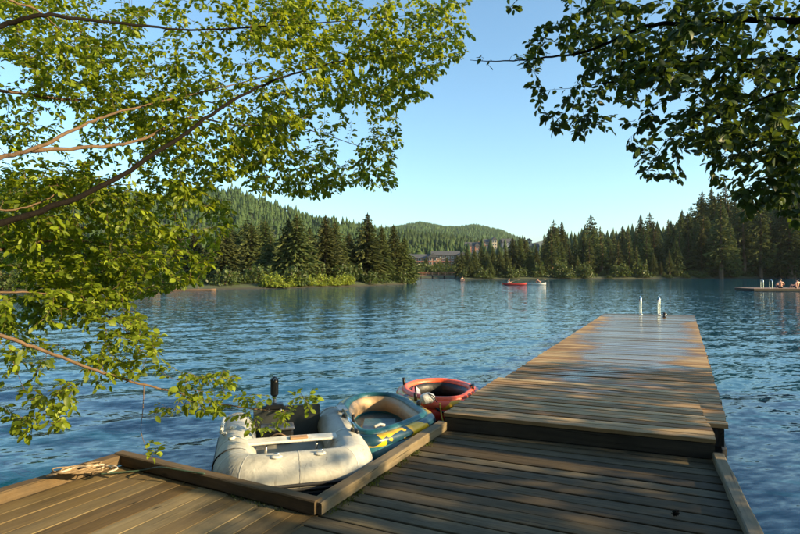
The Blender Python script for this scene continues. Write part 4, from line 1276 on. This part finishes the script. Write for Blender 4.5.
# ------------------------------------------------------------------ shrubs on the shores
def shrub_proto(seed, mat, n=800):
    rs = np.random.RandomState(seed)
    q = rs.normal(0, 1, (n, 3)); q /= np.linalg.norm(q, axis=1)[:, None]; q *= rs.uniform(.35, 1, n)[:, None] ** .5
    q[:, 2] = np.abs(q[:, 2]) * rs.uniform(.6, 1.05) ; q[:, 0] *= 1.0 + .25 * np.sin(q[:, 2] * 7 + seed)
    P = q * np.array([.62, .55, .80]) * (1 + .45 * np.sin(q[:, 0:1] * 9 + seed) * np.sin(q[:, 1:2] * 8 + 2 * seed)); P += np.array([0, 0, .04])
    d = rs.normal(0, 1, (n, 3)); d /= np.linalg.norm(d, axis=1)[:, None]
    e = np.cross(d, rs.normal(0, 1, (n, 3))); e /= np.linalg.norm(e, axis=1)[:, None]
    s = rs.uniform(.03, .085, n)[:, None]
    Vv = np.stack([P - e * s, P + d * s * .7 , P + e * s, P - d * s * .7], 1).reshape(-1, 3)
    me = mesh_fast("foliage", Vv, np.arange(n * 4).reshape(-1, 4))
    a_ = me.attributes.new("tone", 'FLOAT', 'FACE'); a_.data.foreach_set("value", (rs.rand(n) * .95).astype(np.float32))
    me.materials.append(mat)
    mb = MB()
    for k in range(5):
        a = k * 1.26; mb.tube([(0, 0, -.1), (math.cos(a) * .15, math.sin(a) * .15, .35), (math.cos(a) * .35, math.sin(a) * .35, .7)], [.025, .018, .006], 5)
    ms = bpy.data.meshes.new("stems"); ms.from_pydata(mb.v, [], mb.f); ms.update(); ms.materials.append(M['trunk'])
    return ms, me
SHD = [shrub_proto(s, M['shrub']) for s in (1, 2)]
SHB = [shrub_proto(s, M['shrub_bright']) for s in (3, 4)]
def front(px):
    d = float(shore(px)) - 4
    while d < 220 and tz((px - 400) / F * d, d) < 0.10: d += .15
    return d
def shrub(px, d, size, tall, protos, label, group):
    x = (px - 400) / F * d
    hgt = size * tall
    label = ("tall " if hgt > 2.4 else "low " if hgt < 1.1 else "middling ") + ("spreading " if tall < .75 else "upright ") + label
    o = empty("shore_shrub", (x, d, tz(x, d) - .03), rt.uniform(0, 6.28), label=label, cat="shrub", group=group)
    o.scale = (size, size, size * tall)
    ms, me = rt.choice(protos); link("stems", ms, None, o); link("foliage", me, None, o)
for k in range(40):
    px = 266 + 84 * (k + rt.random()) / 40
    shrub(px, front(px) + abs(rt.gauss(0, 1.4)), .5 + 1.3 * rt.random(), rt.uniform(.4, .95), SHB, "bright yellow-green shrub at the water's edge of the point", "bright shrubs on the point")
for k in range(46):
    px = -60 + 470 * (k + rt.random()) / 46
    shrub(px, front(px) + rt.uniform(.2, 4.5), rt.uniform(1.0, 2.6), rt.uniform(.6, 1.1), SHD, "dark green shrub along the shore of the point", "dark shrubs on the point")
for k in range(90):
    px = 458 + 480 * (k + rt.random()) / 90
    shrub(px, front(px) + rt.uniform(.1, 5), 1.1 + 2.6 * rt.random() ** 2, rt.uniform(.5, 1.5), SHD, "dark green shrub at the foot of the dense wood by the water", "shrubs along the wood's shore")

for k in range(22):
    px = 411 + 48 * (k + rt.random()) / 22
    shrub(px, rt.uniform(157, 196), rt.uniform(2.2, 4.4), rt.uniform(.6, 1.1), SHD, "dark green shrub between the footbridge and the brown lodge", "shrubs below the lodge")
# ------------------------------------------------------------------ buildings
M['wall_br'] = plain("brown_siding", (0.20, 0.125, 0.085), 0.8, 0.3, 1.2)
M['wall_gr'] = plain("grey_blue_siding", (0.17, 0.20, 0.24), 0.8, 0.25, 1.2)
M['wall_cr'] = plain("cream_stucco", (0.40, 0.34, 0.26), 0.8, 0.15, 1.2)
M['wall_rd'] = plain("russet_siding", (0.30, 0.12, 0.075), 0.8, 0.25, 1.2)
M['roof'] = plain("slate_roof", (0.060, 0.062, 0.068), 0.85, 0.3, 2.0)
M['glass'] = plain("window_glass", (0.05, 0.06, 0.07), 0.08, 0.2)
M['frame'] = plain("pale_window_frame", (0.55, 0.52, 0.47), 0.6, 0.15)
def gable(root, cx, cy, w, dp, eave, rise, wall, axis='x', win=(3, 2), z0=-1.5, ov=.5):
    """block with a pitched roof; ridge along axis; windows on the side facing the lake (-y)"""
    MB().box((cx, cy, (eave + z0) / 2), (w, dp, eave - z0)).build("wall", wall, root)
    mb = MB(); t = .25
    if axis == 'x':
        hw, hd = w / 2 + ov, dp / 2 + ov
        for o, zz in ((0, 0), (0, t)): pass
        V = [(cx - hw, cy - hd, eave + .004), (cx + hw, cy - hd, eave + .004), (cx + hw, cy + hd, eave + .004), (cx - hw, cy + hd, eave + .004), (cx - hw, cy, eave + rise), (cx + hw, cy, eave + rise)]
        mb.add(V, [(0, 1, 5, 4), (2, 3, 4, 5), (0, 4, 3), (1, 2, 5), (3, 2, 1, 0)])
    else:
        hw, hd = w / 2 + ov, dp / 2 + ov
        V = [(cx - hw, cy - hd, eave + .004), (cx + hw, cy - hd, eave + .004), (cx + hw, cy + hd, eave + .004), (cx - hw, cy + hd, eave + .004), (cx, cy - hd, eave + rise), (cx, cy + hd, eave + rise)]
        mb.add(V, [(0, 1, 4), (1, 2, 5, 4), (2, 3, 5), (3, 0, 4, 5), (3, 2, 1, 0)])
    mb.build("roof", M['roof'], root)
    nx, nz = win
    for i in range(nx):
        for j in range(nz):
            x = cx - w / 2 + w * (i + .5) / nx; z = eave * (j + .5) / nz + .1
            ww, wh = min(1.4, w / nx * .5), min(1.5, eave / nz * .55)
            f = MB().box((x, cy - dp / 2 - .04, z), (ww + .25, .12, wh + .25)).build("window", M['frame'], root)
            MB().box((x, cy - dp / 2 - .10, z), (ww, .06, wh)).build("pane", M['glass'], f)
def house(px, d, label, cat, rz=0):
    x = (px - 400) / F * d
    k = 1.0 if cat == "lodge" else .84
    o = empty("lodge" if cat == "lodge" else "townhouse", (x, d, tz(x, d)), rz, label=label, cat=cat)
    o.scale = (k, k, k)
    return o
h = house(437, 208, "long brown lodge behind the footbridge, several storeys under slate roofs", "lodge", R(-3))
gable(h, -6.5, 0, 9, 8, 4.2, 1.6, M['wall_br'], 'x', (5, 3)); gable(h, 3.2, 1.0, 10, 8, 5.2, 1.8, M['wall_br'], 'x', (6, 3)); gable(h, 9.5, -1.4, 4.5, 7, 4.6, 1.9, M['wall_rd'], 'y', (2, 2)); gable(h, -1.6, -1.8, 3.2, 7, 4.4, 1.7, M['wall_rd'], 'y', (2, 3))
for z in (1.5, 3.0):
    MB().box((-6.5, -4.6, z), (8.6, 1.0, .22)).build("balcony", M['wall_rd'], h)
    MB().box((3.6, -3.6, z), (7.0, 1.1, .22)).build("balcony", M['wall_rd'], h)
h = house(474, 345, "slate-roofed townhouse row with russet dormers on the ridge", "townhouse")
gable(h, 0, 0, 13, 8, 5.0, 2.8, M['wall_gr'], 'x', (7, 2)); gable(h, -4.2, -2.0, 3.2, 7, 4.6, 2.6, M['wall_rd'], 'y', (1, 2)); gable(h, 1.6, -2.0, 3.2, 7, 4.6, 2.6, M['wall_rd'], 'y', (1, 2))
MB().box((3.6, .6, 7.6), (.8, .8, 1.8)).build("chimney", M['wall_br'], h)
h = house(490, 342, "townhouse with a tall cream gable on the ridge", "townhouse")
gable(h, 2.6, -.6, 3.6, 8, 6.4, 2.6, M['wall_cr'], 'y', (2, 3)); gable(h, -2.6, .4, 6.6, 7, 5.2, 2.4, M['wall_rd'], 'x', (4, 2))
h = house(507, 345, "blue-grey townhouse with a russet end on the ridge", "townhouse")
gable(h, 0, 0, 8, 8, 5.2, 2.8, M['wall_gr'], 'x', (4, 2)); gable(h, 4.6, -1.2, 3.0, 7, 4.4, 2.4, M['wall_rd'], 'y', (1, 2))
h = house(530, 330, "cream tower house rising above the clump of conifers", "townhouse")
gable(h, -1.0, 0, 3.6, 5, 9.0, 1.8, M['wall_cr'], 'y', (1, 3)); gable(h, 3.0, .5, 5.5, 6, 5.0, 2.4, M['wall_gr'], 'x', (3, 2))

# footbridge over the inlet
bx0, bx1 = (409 - 400) / F * 147, (456 - 400) / F * 147
br = empty("footbridge", ((bx0 + bx1) / 2, 147, 0), label="low dark wooden footbridge across the narrow inlet", cat="footbridge")
Lb = bx1 - bx0 + 3
MB().box((0, 0, .85), (Lb, 1.8, .22)).build("deck", M['wall_br'], br)
for yy in (-.9, .9):
    MB().box((0, yy, 1.55), (Lb, .10, .14)).build("handrail", M['wall_rd'], br)
    MB().box((0, yy, 1.2), (Lb, .06, .09)).build("mid_rail", M['wall_rd'], br)
    for k in range(9): MB().box((-Lb / 2 + Lb * (k + .5) / 9, yy, 1.23), (.12, .12, .60)).build("baluster_post", M['wall_br'], br)
for k in range(5):
    MB().box((-Lb / 2 + Lb * (k + .5) / 5, 0, -.35), (.3, 1.4, 2.2)).build("pile", M['fascia'], br)
# floating logs off the point
for i, (p0, p1, d, lab) in enumerate(((70, 160, 47.5, "long grey floating log moored off the wooded shore"), (164, 216, 49.0, "brown floating log beside the long grey one"))):
    x0, x1 = (p0 - 400) / F * d, (p1 - 400) / F * d
    o = empty("floating_log", ((x0 + x1) / 2, d, .05), R(2), label=lab, cat="log")
    l = (x1 - x0) / 2
    MB().tube([(-l + 2 * l * t, .1 * math.sin(t * 5), .03 * math.sin(t * 9)) for t in [k / 10 for k in range(11)]], [.16 + .03 * math.sin(k * 1.3) for k in range(11)], 10).build("log_body", M['trunk'], o)
    MB().tube([(l * .3, 0, .1), (l * .3 + .1, .1, .45)], [.04, .02], 6).build("branch_stub", M['trunk'], o)

# ------------------------------------------------------------------ people
M['skin'] = plain("skin", (0.52, 0.26, 0.17), 0.55, 0.12, 9)
M['hair'] = plain("dark_hair", (0.018, 0.013, 0.010), 0.6, 0.3, 30)
M['shorts'] = plain("dark_shorts", (0.025, 0.03, 0.045), 0.8, 0.3, 20)
M['vest'] = plain("dark_vest", (0.05, 0.04, 0.05), 0.8, 0.3, 20)
M['shirt'] = plain("pale_shirt", (0.62, 0.56, 0.48), 0.8, 0.2, 20)
def skin_mesh(name, V, E, rad, root_i=0, sub=1):
    me = bpy.data.meshes.new(name); me.from_pydata([tuple(v) for v in V], E, []); me.update()
    o = bpy.data.objects.new("tmp", me); COL.objects.link(o)
    md = o.modifiers.new("s", 'SKIN'); md.use_smooth_shade = True
    sv = me.skin_vertices[0].data
    for i, r in enumerate(rad):
        rr = r if isinstance(r, tuple) else (r, r); sv[i].radius = rr; sv[i].use_root = (i == root_i)
    ss = o.modifiers.new("u", 'SUBSURF'); ss.levels = sub; ss.render_levels = sub
    dg = bpy.context.evaluated_depsgraph_get(); dg.update()
    m2 = bpy.data.meshes.new_from_object(o.evaluated_get(dg)); m2.name = name
    bpy.data.objects.remove(o)
    m2.polygons.foreach_set("use_smooth", [True] * len(m2.polygons))
    return m2
def person(loc, rz, label, pose, top=None, group=None):
    """seated figure facing local +y, origin on the seat under the pelvis"""
    root = empty("person", loc, rz, label=label, cat="person", group=group)
    lean = {'hug': -.02, 'rest': -.10, 'paddle': .05}[pose]
    V = [(0, 0, .10), (0, lean * .4, .26), (0, lean * .8 + .01, .40), (0, lean + .03, .52), (0, lean + .06, .60), (0, lean + .085, .66), (0, lean + .10, .74), (0, lean + .09, .80)]
    E = [(0, 1), (1, 2), (2, 3), (3, 4), (4, 5), (5, 6), (6, 7)]
    Rr = [(.15, .11), (.125, .095), (.145, .105), (.14, .09), (.055, .055), (.075, .085), (.08, .095), (.055, .07)]
    def chain(start, pts, rads):
        p = start
        for q, r in zip(pts, rads):
            V.append(q); E.append((p, len(V) - 1)); Rr.append(r); p = len(V) - 1
        return p
    for s in (-1, 1):
        if pose == 'hug':
            leg = [(s * .10, .04, .09), (s * .15, .26, .28), (s * .16, .40, .42), (s * .16, .43, .22), (s * .15, .46, .05), (s * .16, .60, .03)]
            arm = [(s * .19, lean + .03, .51), (s * .27, lean + .10, .38), (s * .30, .20, .27), (s * .20, .34, .32), (s * .10, .45, .36)]
        elif pose == 'rest':
            leg = [(s * .10, .04, .09), (s * .14, .28, .22), (s * .15, .42, .33), (s * .15, .52, .18), (s * .14, .60, .05), (s * .15, .74, .04)]
            arm = [(s * .19, lean + .02, .51), (s * .25, lean - .02, .38), (s * .27, lean - .06, .25), (s * .26, lean - .12, .12), (s * .26, lean - .16, .04)]
        else:
            leg = [(s * .10, .05, .08), (s * .12, .30, .12), (s * .12, .48, .16), (s * .11, .68, .10), (s * .10, .86, .05), (s * .10, .95, .10)]
            arm = [(s * .19, lean + .03, .51), (s * .26, lean + .10, .40), (s * .29, lean + .18, .32), (s * .25, lean + .32, .34 + s * .05), (s * .24, lean + .42, .36 + s * .08)]
        chain(0, leg, [.085, .075, .058, .05, .037, .03])
        w = chain(3, arm, [.06, .05, .042, .036, .03])
        hd = Vector(V[w]); fw = (hd - Vector(V[w - 1])).normalized(); sd = fw.cross(Vector((0, 0, 1))).normalized()
        pal = chain(w, [tuple(hd + fw * .07)], [.034])
        for k in range(4):
            b = hd + fw * .10 + sd * (.027 * (k - 1.5)); chain(pal, [tuple(b), tuple(b + fw * .035 + Vector((0, 0, -.012))), tuple(b + fw * (.055 + .01 * (k % 2)) + Vector((0, 0, -.035)))], [.010, .009, .008])
        chain(w, [tuple(hd + fw * .04 - sd * s * .045), tuple(hd + fw * .08 - sd * s * .06)], [.011, .009])
    body = link("body", skin_mesh("body", V, E, Rr), M['skin'], root)
    hx, hy, hz = 0, lean + .09, .73
    mb = MB().lathe([(.03, -.045), (.085, -.03), (.098, .02), (.092, .07), (.06, .105), (.02, .118)], (hx, hy - .018, hz), 14)
    mb.build("hair", M['hair'], root)
    nb = MB().tube([(hx, hy + .10, hz + .01), (hx, hy + .125, hz - .025), (hx, hy + .10, hz - .035)], [.010, .014, .010], 8)
    nb.build("nose", M['skin'], root)
    for s in (-1, 1):
        MB().lathe([(.008, -.025), (.016, 0), (.008, .025)], (s * .093, hy, hz - .01), 8).build("ear", M['skin'], root)
        MB().lathe([(.004, -.008), (.010, 0), (.004, .008)], (s * .032, hy + .092, hz + .012), 8).build("eye", M['hair'], root)
    MB().box((hx, hy + .098, hz - .06), (.045, .01, .008), bev=.002).build("mouth", M['wall_rd'], root)
    # shorts hug the hips and upper thighs
    tv = [(0, 0, .10), (0, lean * .25, .17)] + [V[8], V[9]]
    n2 = [i for i, v in enumerate(V) if i >= 8]
    lv = V[8], V[9]
    rv = [v for v in V if v[0] == -lv[0][0] and abs(v[1] - lv[0][1]) < 1e-6][0:1] + [v for v in V if abs(v[0] + lv[1][0]) < 1e-6 and abs(v[1] - lv[1][1]) < 1e-6][0:1]
    tv = [(0, 0, .10), (0, lean * .25, .18), lv[0], lv[1], rv[0], rv[1]]
    link("shorts", skin_mesh("shorts", tv, [(0, 1), (0, 2), (2, 3), (0, 4), (4, 5)], [(.162, .122), (.142, .11), .098, .09, .098, .09]), M['shorts'], root)
    if top is not None:
        tv = [(0, lean * .2, .16), (0, lean * .4, .27), (0, lean * .8 + .01, .40), (0, lean + .03, .52), (-.19, lean + .03, .505), (.19, lean + .03, .505)]
        link("shirt", skin_mesh("shirt", tv, [(0, 1), (1, 2), (2, 3), (3, 4), (3, 5)], [(.145, .115), (.145, .11), (.162, .12), (.15, .10), .072, .072]), top, root)
    return root

# swimming raft
ra = at(747, 291.5, 0.0); RD = ra.y
raft = empty("swimming_raft", (ra.x + 5.1, RD + 1.6, 0), R(-4), label="low floating swim raft carrying a ladder and two seated bathers", cat="raft")
for k in range(30):
    x = -4.2 + 8.4 * (k + .5) / 30
    o = MB().box((x, 0, .235), (.265, 3.2, .04), bev=.006).build("plank", M['wall_br'], raft)
for yy in (-1.55, 1.55): MB().box((0, yy, .125), (8.35, .06, .17)).build("fascia", M['fascia'], raft)
for xx in (-4.14, 4.14): MB().box((xx, 0, .125), (.06, 3.0, .17)).build("fascia", M['fascia'], raft)
mb = MB()
for k in range(4): mb.box((-3 + 2 * k, 0, -.02), (1.5, 2.8, .24), bev=.05)
mb.build("float", M['float'], raft)
def on_raft(x, y, z=.256): return raft.matrix_basis @ Vector((x, y, z))
ladder("raft_ladder", on_raft(-2.9, -1.2), R(176), "steel swim ladder hoops on the floating raft", h=.78, sep=.75, r=.022)
person(on_raft(-1.55, -.9), R(-20), "shirtless person in dark shorts hugging knees beside the raft ladder", 'hug')
person(on_raft(-.10, -.8), R(10), "shirtless person in dark shorts leaning back on the raft", 'rest')

# paddlers
def canoe(loc, rz, L, W, Hh, mat, name, label, inner):
    root = empty(name, loc, rz, label=label, cat="canoe" if name == "canoe" else "kayak")
    N, K = 18, 9
    def shell(ins):
        V = []
        for i in range(N + 1):
            t = -1 + 2 * i / N
            w = (W / 2 - ins) * max(.02, (1 - abs(t) ** 2.4)) ** .75; sh = Hh + .10 * abs(t) ** 3; kz = -.08 + .10 * abs(t) ** 4 + ins
            for k in range(K):
                a = math.pi * k / (K - 1); V.append((t * (L / 2 - ins), -math.cos(a) * w, sh - (sh - kz) * math.sin(a) ** .7))
        return V
    fa = [(i * K + k, (i + 1) * K + k, (i + 1) * K + k + 1, i * K + k + 1) for i in range(N) for k in range(K - 1)]
    mb = MB(); mb.add(shell(0), fa, True); mb.build("hull", mat, root)
    mb = MB(); mb.add(shell(.025), [f[::-1] for f in fa], True); mb.build("hull_lining", inner, root)
    V = shell(0)
    for k in (0, K - 1): MB().tube([Vector(V[i * K + k]) for i in range(N + 1)], .02, 6).build("gunwale", M['black'], root)
    for x in (-.28 * L, .25 * L): MB().box((x, 0, Hh - .1), (.2, W * .72, .03), bev=.008).build("thwart", M['tan'], root)
    return root
def paddle(loc, rz, label):
    o = empty("paddle", loc, rz, label=label, cat="paddle")
    MB().tube([(-.85, 0, -.25), (.85, 0, .25)], .016, 8).build("shaft", M['black'], o)
    for s in (-1, 1): MB().beam((s * .85, 0, s * .25), (s * 1.15, 0, s * .34), .16, .02).build("blade", M['tan'], o)
ca = at(514.5, 285.2, 0)
canoe((ca.x, ca.y, .05), R(4), 3.2, .75, .20, M['redc'], "canoe", "long red canoe with one paddler out on the lake", M['whitev'])
person((ca.x - .85, ca.y, .03), R(-88), "paddler in a pale shirt in the red canoe", 'paddle', M['shirt'])
paddle((ca.x - .42, ca.y - .02, .42), R(5), "paddle held by the paddler in the red canoe")
ka = at(537, 284.9, 0)
canoe((ka.x, ka.y, .03), R(-12), 2.3, .7, .22, M['whitev'], "kayak", "small pale kayak beyond the red canoe", M['vest'])
person((ka.x + .05, ka.y, .02), R(-40), "paddler in a dark top in the pale kayak", 'paddle', M['vest'])
paddle((ka.x + .33, ka.y + .25, .40), R(20), "paddle held by the paddler in the pale kayak")
kb = at(462, 281.3, 0)
canoe((kb.x, kb.y, .03), R(70), 2.4, .8, .24, M['vest'], "kayak", "dark kayak seen end-on near the mouth of the inlet", M['vest'])
person((kb.x, kb.y, .02), R(-160), "paddler in a dark top in the dark kayak by the inlet", 'paddle', M['vest'])

# ------------------------------------------------------------------ air
g = NT("haze_air")
vol = g.n("ShaderNodeVolumePrincipled", {"Color": (0.80, 0.90, 1.0), "Density": 0.00006, "Anisotropy": 0.1})
g.t.links.new(vol.outputs[0], g.out.inputs["Volume"])
MB().box((0, 1635, 95), (9000, 3400, 210)).build("haze", g.m, kind="stuff", label="thin pale evening haze over the lake")
